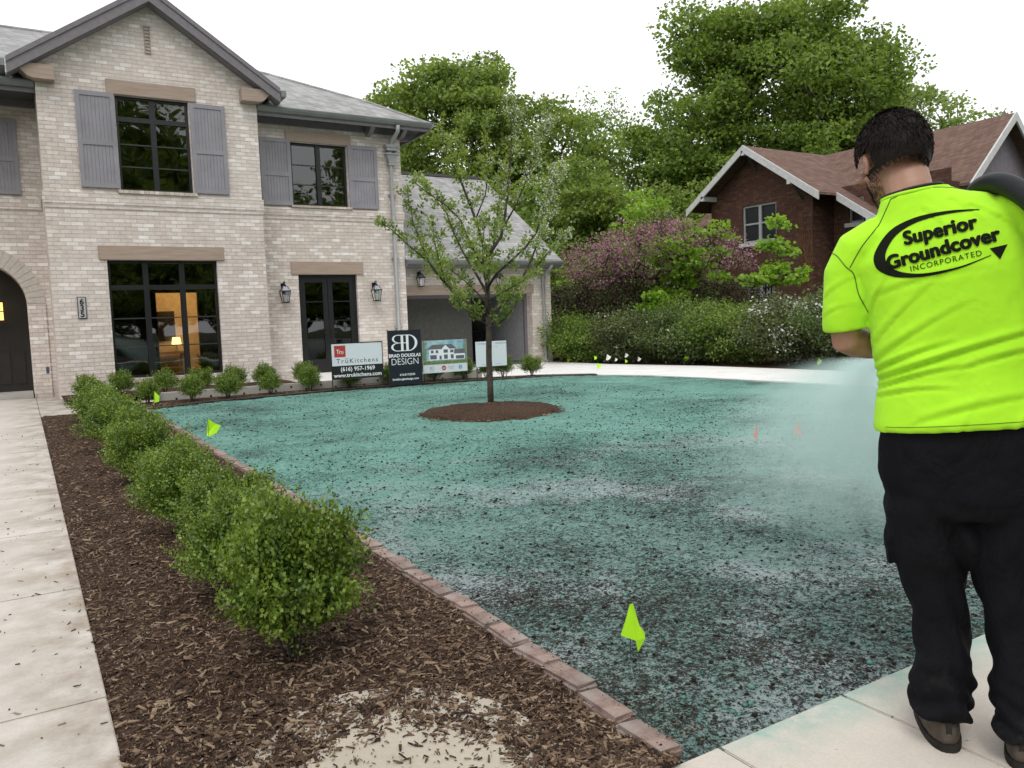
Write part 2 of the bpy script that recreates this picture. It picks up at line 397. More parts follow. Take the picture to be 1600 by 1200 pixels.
grid_land('lawn', LAWN, 0, 0, geo(1.695, 15.7, .022, 1.0072), np.array(geo(1.60, 11.9, .03, 1.006)), lawn_h, M['lawn'])
BED = [(.17, 1.70), (1.56, 1.70), (1.60, 2.4), (1.65, 4.), (1.66, 14.85), (.17, 15.2)]
def bed_h(X, Y): return .022+.03*fbm(X, Y, 3, 3, 21)+.016*fbm(X, Y, 22, 2, 22)-.02*np.clip((.24-X)/.07, 0, 1)-.062*np.exp(-(((X-.83)/.26)**2+((Y-1.97)/.37)**2)**1.5)
grid_land('mulch_bed', BED, 0, 0, geo(1.70, 15.2, .014, 1.009), np.linspace(.17, 1.66, 96), bed_h, M['mulch'])
# walks with saw-cut joints as real gaps
def slabs(name, x0, x1, ys, mat, z=.02, gap=.006, axis='y'):
    mb = MB()
    for a, b in zip(ys[:-1], ys[1:]):
        if axis == 'y': mb.box(x0, x1, a+gap/2, b-gap/2, z-.1, z)
        else: mb.box(a+gap/2, b-gap/2, x0, x1, z-.1, z)
    return tag(mb.build(name, mat, bevel=.004), kind='structure')
slabs('walkway', -1.35, .17, [-4.2, 1.72, 3.22, 4.72, 6.22, 7.72, 9.22, 10.72, 12.22, 13.72, 15.22], M['walk'])
slabs('landing', 15.22, 19.9, [-3.4, -1.35, .17, 1.3], M['walk'], axis='x', z=.018)
sheet('entry_strip', [(1.3, 15.25), (2.5, 15.9), (2.5, 16.6), (1.3, 18.8)], .014, M['walk'])
slabs('sidewalk', .35, 1.72, [-9, -6, -4.5, -3., -1.4], M['walk2'], axis='x', z=.02)
slabs('front_sidewalk', .22, 1.715, [.17, 1.74, 2.33, 3.85, 5.35, 6.85, 8.35, 9.85, 11.9, 14.5, 16, 18, 20, 23], M['walk2'], axis='x', z=.012)
# driveway: curved strip from street up to the garage apron
DRV = [(11.94, -4.2), (14.5, -4.2), (14.5, 11.), (14.28, 14.4), (13.6, 17.2), (13.5, 19.9), (5.3, 19.4), (5.3, 16.3), (7.9, 16.15), (10.1, 15.3), (11.0, 14.5), (11.5, 13.4), (11.76, 11.8), (11.94, 9.)]
sheet('driveway', DRV, .022, M['drive'], thick=.1)
# front bed around the house
mb = MB(); outer = [(1.76, 14.78), (2.83, 15.33), (5.32, 15.65), (7.88, 15.53), (10., 14.89), (10.88, 14.23)]
inner = [(1.5, 16.1), (2.83, 16.12), (5.32, 16.12), (7.88, 16.1), (10.05, 15.3), (10.98, 14.45)]
for k in range(5):
    mb.face([(*outer[k], .03), (*outer[k+1], .03), (*inner[k+1], .05), (*inner[k], .05)])
tag(mb.build('front_bed', M['mulch']), kind='structure')
sheet('bed_under_windows', [(.6, 17.2), (5.2, 16.35), (5.2, 19.4), (.6, 18.8)], .10, M['mulch'])
tag(MB().tube([(x, y, .035) for x, y in outer], .022, 6).build('steel_bed_edging', M['bark']), 'thin dark edging strip along back of green lawn', 'edging')
# far side of the driveway
sheet('hedge_bed', [(14.5, -4), (16.5, -4), (18, 12), (18, 30), (12, 30), (13.55, 20), (13.65, 17.2), (14.33, 14.4), (14.55, 11)], -.01, M['soil'])
# dust covered concrete showing through the mulch at the front
def ragged(cx, cy, rx, ry, n, seed, amp=.22):
    r_ = random.Random(seed); ph = [r_.uniform(0, 6.28) for _ in range(6)]
    return [(cx+rx*math.cos(a)*(1+amp*sum(math.sin(a*(k+2)+ph[k])/(k+1.5) for k in range(6))), cy+ry*math.sin(a)*(1+amp*sum(math.sin(a*(k+2)+ph[k])/(k+1.5) for k in range(6)))) for a in [2*math.pi*i/n for i in range(n)]]
mb = MB(); mb.face([(x, max(y, 1.717), .0225) for x, y in ragged(.86, 2.05, .52, .66, 60, 5, .05)])
M['sand'] = concrete('sandy_concrete_dust', (.40, .355, .29), stain=(.14, .10, .07))
tag(mb.build('sandy_patch', M['sand']), kind='structure')

def scatter_chips(name, n, xr, yfun, zfun, lo, hi, mat, poly=None, seed=1, flat=.25, thick=.003, wide=.3, expo=1.):
    g_ = np.random.default_rng(seed)
    x = g_.uniform(xr[0], xr[1], n); y = yfun(g_.random(n))
    if poly is not None: k = inside(x, y, poly); x, y = x[k], y[k]; n = len(x)
    z = zfun(x, y)+.004
    L = lo+(hi-lo)*g_.random(n)**2.2; W = L*wide*(.5+g_.random(n)); T = thick*(.6+g_.random(n))
    a = g_.uniform(0, 6.283, n); tl = g_.normal(0, flat, n); rl = g_.normal(0, flat*1.6, n)
    d = np.stack([np.cos(a)*np.cos(tl), np.sin(a)*np.cos(tl), np.sin(tl)], 1)
    s = np.stack([-np.sin(a)*np.cos(rl), np.cos(a)*np.cos(rl), np.sin(rl)], 1); u = np.cross(d, s)
    c = np.stack([x, y, z], 1); V = []
    for sx, sy, sz in ((-1, -.6, 0), (1, -.35, 0), (1, .5, 0), (-1, 1, 0), (-.9, -.5, 1), (.8, -.3, 1), (.85, .4, 1), (-.8, .8, 1)):
        V.append(c+d*(L/2*sx)[:, None]+s*(W/2*sy)[:, None]+u*(T*sz)[:, None])
    V = np.stack(V, 1).reshape(-1, 3); b = (np.arange(n)*8)[:, None]
    F = np.concatenate([b+np.array([[4, 5, 6, 7]]), b+np.array([[0, 1, 5, 4]]), b+np.array([[1, 2, 6, 5]]), b+np.array([[2, 3, 7, 6]]), b+np.array([[3, 0, 4, 7]])])
    return tag(np_mesh(name, V, F, mat), kind='stuff')
scatter_chips('bark_chips', 34000, (.14, 1.66), lambda r: 1.72+13.3*r**2.3, lambda x, y: bed_h(x, y), .012, .06, M['chips'], poly=BED, seed=2)
scatter_chips('fine_bark_chips', 32000, (.16, 1.66), lambda r: 1.72+5*r**1.6, lambda x, y: bed_h(x, y), .006, .02, M['chips'], poly=BED, seed=3)
scatter_chips('bark_chips_on_sand', 1300, (.35, 1.4), lambda r: 1.74+.95*r, lambda x, y: x*0+.022, .006, .034, M['chips'], seed=4)
scatter_chips('walkway_debris', 420, (-.9, .3), lambda r: 1.8+12*r**1.5, lambda x, y: x*0+.018, .006, .035, M['chips'], seed=6)
scatter_chips('front_bed_chips', 5000, (1.7, 10.9), lambda r: 14.4+1.8*r, lambda x, y: x*0+.04, .03, .10, M['chips'], poly=outer+inner[::-1], seed=8)
def clods(name, n, seed, lo, hi, yf):
    g_ = np.random.default_rng(seed); x = g_.uniform(1.64, 9.5, n); y = yf(g_.random(n)); k = inside(x, y, LAWN) & (x < 1.8+y*1.5)
    x, y = x[k], y[k]; n = len(x); r = lo+(hi-lo)*g_.random(n)**4; z = lawn_h(x, y)
    o = np.array([(1, 0, 0), (-1, 0, 0), (0, 1, 0), (0, -1, 0), (0, 0, 1), (0, 0, -1)], float)
    V = o[None]*(r[:, None, None]*g_.uniform(.6, 1.3, (n, 6, 1)))+g_.normal(0, .25, (n, 6, 3))*r[:, None, None]; V[:, :, 2] *= .6
    V += np.stack([x, y, z+.003], 1)[:, None]; b = (np.arange(n)*6)[:, None]
    T = np.concatenate([b+np.array([t]) for t in ((0, 2, 4), (2, 1, 4), (1, 3, 4), (3, 0, 4), (2, 0, 5), (1, 2, 5), (3, 1, 5), (0, 3, 5))])
    return tag(np_mesh(name, V.reshape(-1, 3), T, M['clods']), kind='stuff')
clods('soil_crumbs', 22000, 31, .002, .015, lambda r: 1.75+6.5*r**1.7)
clods('far_soil_crumbs', 9000, 32, .004, .020, lambda r: 5+10.4*r)

scatter_chips('crumbs_on_pavers', 500, (1.60, 1.74), lambda r: 1.78+6*r**1.8, lambda x, y: x*0+.040, .004, .016, M['chips'], seed=12)
# brick edging, each paver its own object
t = NT('worn_red_grey_paver'); ob = t.n('ObjectInfo'); n_ = t.noise(16, 5, .7)
c = t.ramp(n_, [(.3, (.135, .095, .085)), (.7, (.33, .235, .20))]); c = t.mix(t.ramp(t.noise(5, 4), [(.45, 0.), (.65, .65)]), c, (.27, .245, .225)); c = t.mix(1, c, t.ramp(ob.outputs['Random'], [(0., .8), (1., 1.15)]), 'MULTIPLY')
M['paver'] = t.done(t.bsdf(c, .9, t.bump(n_, .7, .006)))
protos = []
for k in range(4):
    b = MB(); b.box(-.05, .05, -.114, .114, -.06, .03); o = b.build('edging_paver', M['paver'], bevel=.012)
    r_ = random.Random(k)
    for v in o.data.vertices: v.co += Vector((r_.uniform(-1, 1), r_.uniform(-1, 1), r_.uniform(-1, 1)))*.0035
    protos.append(o)
y = 1.86; i = 0
while y < 14.8:
    o = protos[i] if i < 4 else protos[rnd.randrange(4)].copy()
    if i >= 4: COL.objects.link(o)
    o.location = (1.705-.13*math.exp(-(y-1.75)/1.3)+rnd.uniform(-.006, .006), y, .012+rnd.uniform(-.006, .006)); o.rotation_euler = (rnd.uniform(-.02, .02), rnd.uniform(-.03, .03), rnd.uniform(-.025, .025)+(math.pi if rnd.random() < .5 else 0))
    tag(o, 'weathered reddish paver in the edging between mulch bed and green lawn', 'paver', 'pavers edging the lawn')
    y += .238; i += 1
tag(protos[0], 'nearest reddish corner paver of the edging beside the sidewalk', 'paver', 'pavers edging the lawn')

# ------------------------------------------------------------------ the pale brick house
HO = (2.7, 19.0, 0)
H = empty('brick_house', HO, 0, 'large two storey pale whitewashed brick house with grey shutters, front gable and open garage', 'house')
def hp(name, mb, mat, parent=None, **kw):
    mb.off = HO; o = mb.build(name, mat, parent or H, **kw); return split_loose(o) if name in SPLIT else o
def wall_y(mb, x0, x1, z0, z1, y, holes=(), thick=.3):
    xs = sorted({x0, x1, *[h[0] for h in holes], *[h[1] for h in holes]}); zs = sorted({z0, z1, *[h[2] for h in holes], *[h[3] for h in holes]})
    for a, b in zip(xs[:-1], xs[1:]):
        for c, d in zip(zs[:-1], zs[1:]):
            mx, mz = (a+b)/2, (c+d)/2
            if any(h[0] < mx < h[1] and h[2] < mz < h[3] for h in holes): continue
            mb.face([(a, y, c), (b, y, c), (b, y, d), (a, y, d)])
    for h in holes:
        a, b, c, d = h
        mb.face([(a, y, c), (a, y+thick, c), (a, y+thick, d), (a, y, d)]); mb.face([(b, y, c), (b, y, d), (b, y+thick, d), (b, y+thick, c)])
        mb.face([(a, y, c), (b, y, c), (b, y+thick, c), (a, y+thick, c)]); mb.face([(a, y, d), (a, y+thick, d), (b, y+thick, d), (b, y, d)])
SL = .675; APX, APZ = 2.76, 8.50              # gable slope and apex (roof top line)
BX0, BX1 = .59, 4.93
def rake(x): return APZ-SL*abs(x-APX)
w = MB(); wall_y(w, BX0, BX1, 0, 6.4, 18.87, [(1.64, 3.85, .36, 2.87), (2.01, 3.46, 4.33, 6.30)])
w.face([(BX0, 18.87, 6.4), (BX1, 18.87, 6.4), (BX1, 18.87, rake(BX1)-.12), (APX, 18.87, APZ-.12), (BX0, 18.87, rake(BX0)-.12)])
w.face([(BX0, 18.87, 0), (BX0, 18.87, rake(BX0)-.12), (BX0, 24, rake(BX0)-.12), (BX0, 24, 0)])
w.face([(BX1, 18.87, 0), (BX1, 24, 0), (BX1, 24, rake(BX1)-.12), (BX1, 18.87, rake(BX1)-.12)])
hp('wall', w, M['brick'], recalc=False)
w = MB(); wall_y(w, BX1, 8.69, 0, 6.45, 19.47, [(5.85, 7.35, .17, 2.60), (5.83, 7.24, 4.263, 5.779)])
w.face([(8.69, 19.47, 0), (8.69, 28.5, 0), (8.69, 28.5, 6.45), (8.69, 19.47, 6.45)])
w.face([(-9, 28.5, 0), (-9, 28.5, 6.45), (8.69, 28.5, 6.45), (8.69, 28.5, 0)])
hp('wall', w, M['brick'], recalc=False)
# entry wing with the arch
w = MB(); AX, AR, AZ = -.75, .90, 2.03
wall_y(w, -9, AX-AR, 0, 6.45, 20.07, [(-6.4, -5.1, .5, 2.6), (-6.4, -5.1, 4.33, 5.9)]); wall_y(w, AX+AR, BX0+.02, 0, 6.45, 20.07); wall_y(w, AX-AR, AX+AR, AZ+AR+.02, 6.45, 20.07, [(-1.45, -.5, 4.33, 5.88)])
arc = [(AX+AR*math.cos(math.pi*k/24), AZ+AR*math.sin(math.pi*k/24)) for k in range(25)]
for (xa, za), (xb, zb) in zip(arc[:-1], arc[1:]):
    w.face([(xa, 20.07, za), (xa, 20.07, AZ+AR+.02), (xb, 20.07, AZ+AR+.02), (xb, 20.07, zb)]); w.face([(xa, 20.07, za), (xb, 20.07, zb), (xb, 20.9, zb), (xa, 20.9, za)])
for x in (AX-AR, AX+AR): w.face([(x, 20.07, .12), (x, 20.9, .12), (x, 20.9, AZ), (x, 20.07, AZ)])
w.face([(-9, 20.07, 0), (-9, 28.5, 0), (-9, 28.5, 6.45), (-9, 20.07, 6.45)])
hp('wall', w, M['brick'], recalc=False)
M['brick_arch'] = plain('taupe_arch_brick', (.50, .45, .40), .9, scale=14)
w = MB()                                      # brick arch surround standing slightly proud
for k in range(26):
    a0, a1 = math.pi*(k+.03)/26, math.pi*(k+.97)/26
    r0, r1 = AR, AR+.34
    q = [(AX+r*math.cos(a), 20.055, AZ+r*math.sin(a)) for r, a in ((r0, a0), (r1, a0), (r1, a1), (r0, a1))]; w.prism(q, (0, .05, 0))
hp('arch_surround', w, M['brick_arch'])
w = MB()
for s in (-1, 1):
    x = AX+s*(AR+.17); w.box(x-.17, x+.17, 20.035, 20.085, 0, AZ-.01)
hp('arch_jamb', w, M['brick'])
w = MB(); w.box(AX-AR-.25, AX+AR-.02, 19.95, 20.9, 0, .125); hp('door_step', w, M['paving'])
M['door'] = plain('black_stained_door', (.018, .014, .012), .4, scale=5)
w = MB(); w.box(AX-AR-.1, AX+AR+.1, 20.9, 20.96, .12, AZ+AR+.1); d = hp('front_door', w, M['door'])
w = MB(); [w.box(AX-.82+k*.28, AX-.62+k*.28, 20.87, 20.9, .3, 1.0) for k in range(6)]; hp('door_panel', w, M['door'], d)
# belt course and sills
w = MB(); w.box(BX0-.03, BX1+.03, 18.84, 18.9, 4.02, 4.26); w.box(BX0-.015, BX1+.015, 18.855, 18.9, 3.93, 4.02)
w.box(BX1+.03, 8.72, 19.44, 19.5, 4.02, 4.2); w.box(BX1+.02, 8.705, 19.455, 19.5, 3.93, 4.02); w.box(-9, BX0-.03, 20.04, 20.1, 4.02, 4.26)
hp('belt_course', w, M['brick'])
w = MB(); w.box(1.95, 3.52, 18.80, 18.89, 4.265, 4.33); w.box(1.55, 3.95, 18.79, 18.89, .27, .36); w.box(5.78, 7.3, 19.40, 19.49, 4.21, 4.263)
hp('window_sill', w, M['brick_plain'])
w = MB(); w.box(5.75, 7.45, 19.3, 19.75, 0, .165); hp('door_sill', w, M['drive'])
for x0, x1, y, z0, z1 in ((1.86, 3.62, 18.87, 6.302, 6.60), (1.49, 4.01, 18.87, 2.872, 3.17), (5.72, 7.35, 19.47, 5.78, 6.02), (5.68, 7.52, 19.47, 2.602, 2.91), (-1.6, -.35, 20.07, 5.882, 6.1)):
    w = MB(); w.box(x0, x1, y-.035, y+.06, z0, z1); hp('lintel', w, M['beam'], bevel=.008)
for x0, x1, s in ((.28, .93, -1), (4.56, 5.22, 1)):   # corbel beam ends with a curved underside
    w = MB(); xe = x0 if s < 0 else x1; xi = x1 if s < 0 else x0
    q = [(xi, 18.62, 6.40), (xi, 18.62, 6.68), (xe-s*.0, 18.62, 6.68), (xe, 18.62, 6.62), (xe-s*.10, 18.62, 6.52), (xe-s*.17, 18.62, 6.44), (xe-s*.28, 18.62, 6.40)]
    w.prism(q, (0, .42, 0)); hp('corbel', w, M['beam'])
# attic slit: small brick ladder relief
w = MB()
for k in range(8): w.box(2.675, 2.765, 18.845, 18.875, 7.22+k*.068, 7.235+k*.068)
w.box(2.66, 2.675, 18.845, 18.875, 7.2, 7.76); w.box(2.765, 2.78, 18.845, 18.875, 7.2, 7.76); w.box(2.65, 2.79, 18.84, 18.875, 7.76, 7.785); hp('gable_vent', w, plain('taupe_vent_brick', (.36, .30, .26), .9))

def window(x0, x1, y, z0, z1, cols, rows, transom=None, name='window', fr=.055, rec=.10):
    f = MB(); yy = y+rec
    f.box(x0, x0+fr, yy, yy+.09, z0, z1); f.box(x1-fr, x1, yy, yy+.09, z0, z1); f.box(x0+fr, x1-fr, yy, yy+.09, z1-fr, z1); f.box(x0+fr, x1-fr, yy, yy+.09, z0, z0+fr)
    cw = (x1-x0)/cols
    for k in range(1, cols): f.box(x0+cw*k-.055, x0+cw*k+.055, yy-.002, yy+.092, z0+.002, z1-.002)
    zt = z1-fr
    if transom: f.box(x0+.002, x1-.002, yy-.004, yy+.094, transom-.05, transom+.05); zt = transom-.05
    o = hp(name, f, M['black'])
    m = MB(); hb = zt-z0-fr
    for k in range(1, rows): m.box(x0+fr, x1-fr, yy+.025, yy+.06, z0+fr+hb*k/rows-.012, z0+fr+hb*k/rows+.012)
    hp('muntin', m, M['muntin'], o)
    for k in range(cols):
        p = MB(); a, b = x0+cw*k+.04, x0+cw*(k+1)-.04; tl = .004*((k*37+int(x0*10)) % 3-1)
        p.face([(a, yy+.045, z0+.03), (b, yy+.045+tl, z0+.03), (b, yy+.045+tl, z1-.03), (a, yy+.045, z1-.03)]); hp('pane', p, M['glass'], o, recalc=False)
    return o
M['muntin'] = plain('dark_grey_muntin', (.035, .035, .035), .4)
window(1.64, 3.85, 18.87, .36, 2.87, 3, 3, 2.30)
window(2.01, 3.46, 18.87, 4.33, 6.30, 2, 3, 5.83)
window(5.83, 7.24, 19.47, 4.263, 5.779, 2, 3)
window(-1.45, -.5, 20.07, 4.33, 5.88, 1, 3); window(-6.4, -5.1, 20.07, 4.33, 5.9, 2, 3); window(-6.4, -5.1, 20.07, .5, 2.6, 2, 3)
# french door
f = MB(); x0, x1, z0, z1, yy = 5.85, 7.35, .17, 2.60, 19.57
f.box(x0, x0+.06, yy, yy+.1, z0, z1); f.box(x1-.06, x1, yy, yy+.1, z0, z1); f.box(x0+.06, x1-.06, yy, yy+.1, z1-.06, z1); fd = hp('french_door', f, M['black'])
for s, (a, b) in enumerate(((x0+.06, 6.595), (6.605, x1-.06))):
    l = MB(); st = .12
    l.box(a, a+st, yy+.01, yy+.07, z0+.02, z1-.065); l.box(b-st, b, yy+.01, yy+.07, z0+.02, z1-.065); l.box(a+st, b-st, yy+.01, yy+.07, z1-.19, z1-.065); l.box(a+st, b-st, yy+.01, yy+.07, z0+.02, z0+.34)
    for k in range(1, 4): l.box(a+st, b-st, yy+.02, yy+.055, z0+.34+(1.9)*k/4-.013, z0+.34+1.9*k/4+.013)
    lf = hp('door_leaf', l, M['black'], fd)
    p = MB(); p.face([(a+st-.02, yy+.04, z0+.3), (b-st+.02, yy+.04, z0+.3), (b-st+.02, yy+.04, z1-.15), (a+st-.02, yy+.04, z1-.15)]); hp('pane', p, M['glass'], fd, recalc=False)
    hx = b-.06 if s == 0 else a+.06
    k = MB(); k.box(hx-.02, hx+.02, yy-.005, yy+.01, 1.02, 1.26); k.tube([(hx, yy, 1.16), (hx, yy-.05, 1.16), (hx+(-.1 if s == 0 else .1), yy-.05, 1.16)], .009, 6); hp('handle', k, M['black'], fd)
# shutters
def shutter(x0, x1, y, z0, z1):
    s = MB(); fw = .085; mz = z0+(z1-z0)*.47; yf = y-.055
    s.box(x0, x0+fw, yf, y-.01, z0, z1); s.box(x1-fw, x1, yf, y-.01, z0, z1)
    for a, b in ((z0, z0+.1), (mz-.05, mz+.05), (z1-.09, z1)): s.box(x0+fw, x1-fw, yf, y-.01, a, b)
    n = 8; wd = (x1-x0-2*fw)/n
    for k in range(n): s.box(x0+fw+wd*k+.0022, x0+fw+wd*(k+1)-.0022, yf+.016, y-.012, z0+.1, z1-.09)
    o = hp('shutter', s, M['shutter'])
    b = MB()
    for x in (x0+.04, x1-.04):
        for z in (z0+.1, mz, z1-.12): b.box(x-.008, x+.008, yf-.006, yf, z-.008, z+.008)
    hp('bolt', b, M['spout'], o)
for a in ((1.27, 1.995, 18.87, 4.36, 6.31), (3.475, 4.21, 18.87, 4.34, 6.27), (5.09, 5.815, 19.47, 4.25, 5.82), (7.255, 8.02, 19.47, 4.25, 5.80), (-.49, .21, 20.07, 4.32, 5.88), (-2.17, -1.46, 20.07, 4.32, 5.88)): shutter(*a)

# roofs
EY, EZ, RP = 18.97, 6.50, .5                 # front eave line, height, pitch
w = MB(); ex0, ex1 = -9.5, 9.36; ry = EY+5; rz = EZ+2.5; by = EY+10
fl = .8
def hip_pt(t): return (ex1-t, EY+t, EZ+RP*t-(.11*max(0, 1-t/1.2)))
A = [hip_pt(t) for t in (0, .6, 1.2, 5)]
L = [(ex0+t, EY+t, EZ+RP*t-(.11*max(0, 1-t/1.2))) for t in (0, .6, 1.2, 5)]
for k in range(3): w.face([L[k], A[k], A[k+1], L[k+1]])
Bk = [(x, by-(y-EY), z) for x, y, z in A]; Lk = [(x, by-(y-EY), z) for x, y, z in L]
for k in range(3): w.face([A[k], Bk[k], Bk[k+1], A[k+1]]); w.face([Bk[k], Lk[k], Lk[k+1], Bk[k+1]]); w.face([Lk[k], L[k], L[k+1], Lk[k+1]])
hp('roof', w, M['shingle'])
w = MB(); w.tube([hip_pt(t) for t in (0, .6, 1.2, 3, 5)], .045, 6); w.tube([A[3], L[3]], .05, 6); hp('ridge_cap', w, M['shingle'])
w = MB()                                      # soffit, fascia
w.box(BX1+.01, ex1-.03, EY+.05, 19.47, EZ-.22, EZ-.16); w.box(8.70, ex1-.03, 19.47, 28.9, EZ-.22, EZ-.16); w.box(ex0, BX0-.01, EY+.05, 20.07, EZ-.22, EZ-.16)
hp('soffit', w, M['soffit'])
w = MB(); w.box(BX1+.01, ex1-.06, EY+.01, EY+.05, EZ-.3, EZ-.12); w.box(ex1-.07, ex1-.03, EY+.01, 28.9, EZ-.3, EZ-.12); w.box(ex0, BX0-.01, EY+.01, EY+.05, EZ-.3, EZ-.12)
w.box(BX1+.01, 8.70, 19.43, 19.47, EZ-.36, EZ-.22); w.box(ex0, BX0-.01, 20.0, 20.07, EZ-.36, EZ-.22)
hp('fascia', w, M['trim'])
w = MB()                                      # exposed brackets under the corner
for x in (7.75, 8.62): w.prism([(x, 19.44, EZ-.22), (x, 19.02, EZ-.22), (x, 19.02, EZ-.30), (x, 19.2, EZ-.42), (x, 19.44, EZ-.46)], (.11, 0, 0))
w.prism([(8.7, 19.6, EZ-.22), (9.2, 19.6, EZ-.22), (9.2, 19.6, EZ-.30), (9.0, 19.6, EZ-.42), (8.7, 19.6, EZ-.46)], (0, .11, 0)); hp('eave_bracket', w, M['trim'])
def gutter(name, pts, r=.075):
    w = MB()
    for (xa, ya, za), (xb, yb, zb) in zip(pts[:-1], pts[1:]):
        d = Vector((xb-xa, yb-ya, 0)).normalized(); nrm = Vector((d.y, -d.x, 0))
        prof = [(0, .06), (.12, .06), (.13, .04), (.11, -.01), (.06, -.06), (0, -.07)]
        q = [Vector((xa, ya, za))+nrm*a+Vector((0, 0, b)) for a, b in prof]; w.prism(q, (xb-xa, yb-ya, zb-za))
    return hp(name, w, M['gutter'])
gutter('gutter', [(BX1+.02, EY+.005, EZ-.15), (ex1-.02, EY+.005, EZ-.15), (ex1-.02, 28.9, EZ-.15)])
gutter('gutter', [(ex0, EY+.005, EZ-.15), (BX0-.02, EY+.005, EZ-.15)])
# gable roof with rake boards
w = MB(); yf = 18.58
for s in (-1, 1):
    e = APX+s*2.62; ez = APZ-SL*2.62
    # runs back until it dies into the main roof
    w.prism([(APX, yf, APZ), (e, yf, ez), (e, 24.2, ez), (APX, 24.2, APZ)], (0, 0, -.07))
hp('gable_roof', w, M['shingle'])
for s in (-1, 1):
    w = MB(); e = APX+s*2.64; ez = APZ-SL*2.64
    q = lambda dz0, dz1, y0, y1, x0=APX, x1=e: w.prism([(x0, y0, APZ+dz0), (x1, y0, ez+dz0), (x1, y0, ez+dz1), (x0, y0, APZ+dz1)], (0, y1-y0, 0))
    q(-.07, -.30, yf-.03, yf+.02); q(.015, -.09, yf-.055, yf-.03); q(-.26, -.31, yf+.02, 18.87)
    hp('rake_board', w, M['trim'])
    w = MB(); x = e+(0.02 if s > 0 else -.14); w.box(x, x+.12, yf-.02, 19.6, ez-.16, ez-.03); hp('gable_gutter', w, M['gutter'])
# downspout with hopper, right corner
w = MB(); w.tube([(8.42, 18.92, 6.28), (8.42, 18.95, 6.12), (8.38, 19.2, 5.98), (8.37, 19.37, 5.85), (8.37, 19.38, 5.7), (8.40, 19.39, .12), (8.40, 19.25, .05)], .052, 10)
hp('downspout', w, M['spout'], smooth=True)
w = MB(); w.box(8.22, 8.58, 19.26, 19.47, 5.80, 5.87); w.box(8.25, 8.55, 19.28, 19.47, 5.72, 5.80); w.box(8.23, 8.57, 19.27, 19.47, 5.62, 5.66); w.prism([(8.26, 19.29, 5.62), (8.54, 19.29, 5.62), (8.48, 19.32, 5.40), (8.32, 19.32, 5.40)], (0, .18, 0)); w.box(8.30, 8.50, 19.31, 19.47, 5.36, 5.40); hp('rain_hopper', w, M['spout'])
w = MB(); [w.box(8.31, 8.49, 19.36, 19.47, z, z+.03) for z in (1.2, 3.0, 4.6)]; hp('spout_strap', w, M['spout'])
# garage wing
GY = 19.90; w = MB(); wall_y(w, 8.70, 13.55, 0, 3.0, GY, [(8.80, 12.88, -.02, 2.07)])
w.face([(13.55, GY, 0), (13.55, 28.2, 0), (13.55, 28.2, 3.0), (13.55, GY, 3.0)]); w.face([(13.55, GY, 3.), (13.55, 28.2, 3.), (13.55, 24.05, 5.9)])
hp('garage_wall', w, M['brick'], recalc=False)
w = MB(); w.box(8.72, 12.93, GY-.03, GY+.04, 2.072, 2.33); hp('garage_beam', w, M['beam'])
w = MB(); GE = 19.4; GZ = 3.02; w.prism([(8.69, GE, GZ), (13.62, GE, GZ), (13.62, 23.8, GZ+.69*4.4), (8.69, 23.8, GZ+.69*4.4)], (0, 0, -.06)); w.prism([(8.69, 28.6, GZ-.25), (13.62, 28.6, GZ-.25), (13.62, 23.8, GZ+.69*4.4), (8.69, 23.8, GZ+.69*4.4)], (0, 0, -.06))
hp('garage_roof', w, M['shingle'])
w = MB(); w.box(8.7, 13.63, 23.7, 23.9, GZ+3.0, GZ+3.08); hp('ridge_cap', w, M['soffit'])
w = MB(); w.prism([(13.58, GE, GZ-.06), (13.58, 23.8, GZ+.69*4.4-.06), (13.58, 23.8, GZ+.69*4.4-.22), (13.58, GE, GZ-.22)], (.05, 0, 0)); w.box(8.7, 13.6, GE+.01, GE+.05, GZ-.22, GZ-.06); w.box(8.7, 13.6, GE+.05, GY, GZ-.24, GZ-.2); hp('garage_fascia', w, M['trim'])
gutter('gutter', [(8.72, GE, GZ-.1), (13.62, GE, GZ-.1)])
w = MB(); w.tube([(13.25, GE-.05, GZ-.16), (13.25, GE+.1, GZ-.3), (13.25, GY-.07, GZ-.45), (13.25, GY-.08, .1), (13.25, GY-.2, .04)], .05, 10); hp('downspout', w, M['spout'], smooth=True)
# garage inside
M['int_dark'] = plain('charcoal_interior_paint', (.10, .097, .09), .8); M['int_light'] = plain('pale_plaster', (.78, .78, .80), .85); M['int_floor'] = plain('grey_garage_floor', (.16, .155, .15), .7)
w = MB(); w.box(8.75, 13.45, 20.3, 26.2, -.03, .02); hp('garage_floor', w, M['int_floor'])
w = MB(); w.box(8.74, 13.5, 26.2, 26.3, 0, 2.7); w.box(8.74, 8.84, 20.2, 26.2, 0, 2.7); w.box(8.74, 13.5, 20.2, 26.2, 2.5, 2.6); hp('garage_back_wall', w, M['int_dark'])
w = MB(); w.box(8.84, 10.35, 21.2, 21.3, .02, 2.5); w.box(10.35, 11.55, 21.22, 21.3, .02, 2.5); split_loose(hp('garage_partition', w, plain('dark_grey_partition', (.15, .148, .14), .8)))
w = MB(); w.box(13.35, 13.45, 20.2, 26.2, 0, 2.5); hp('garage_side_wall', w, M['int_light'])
w = MB(); w.box(12.80, 12.88, 20.20, 20.3, 0, 2.07); w.box(8.8, 12.8, 20.2, 20.3, 1.98, 2.07); w.box(8.8, 12.8, 20.3, 22.9, 2.2, 2.26); hp('garage_door_track', w, M['trim'])
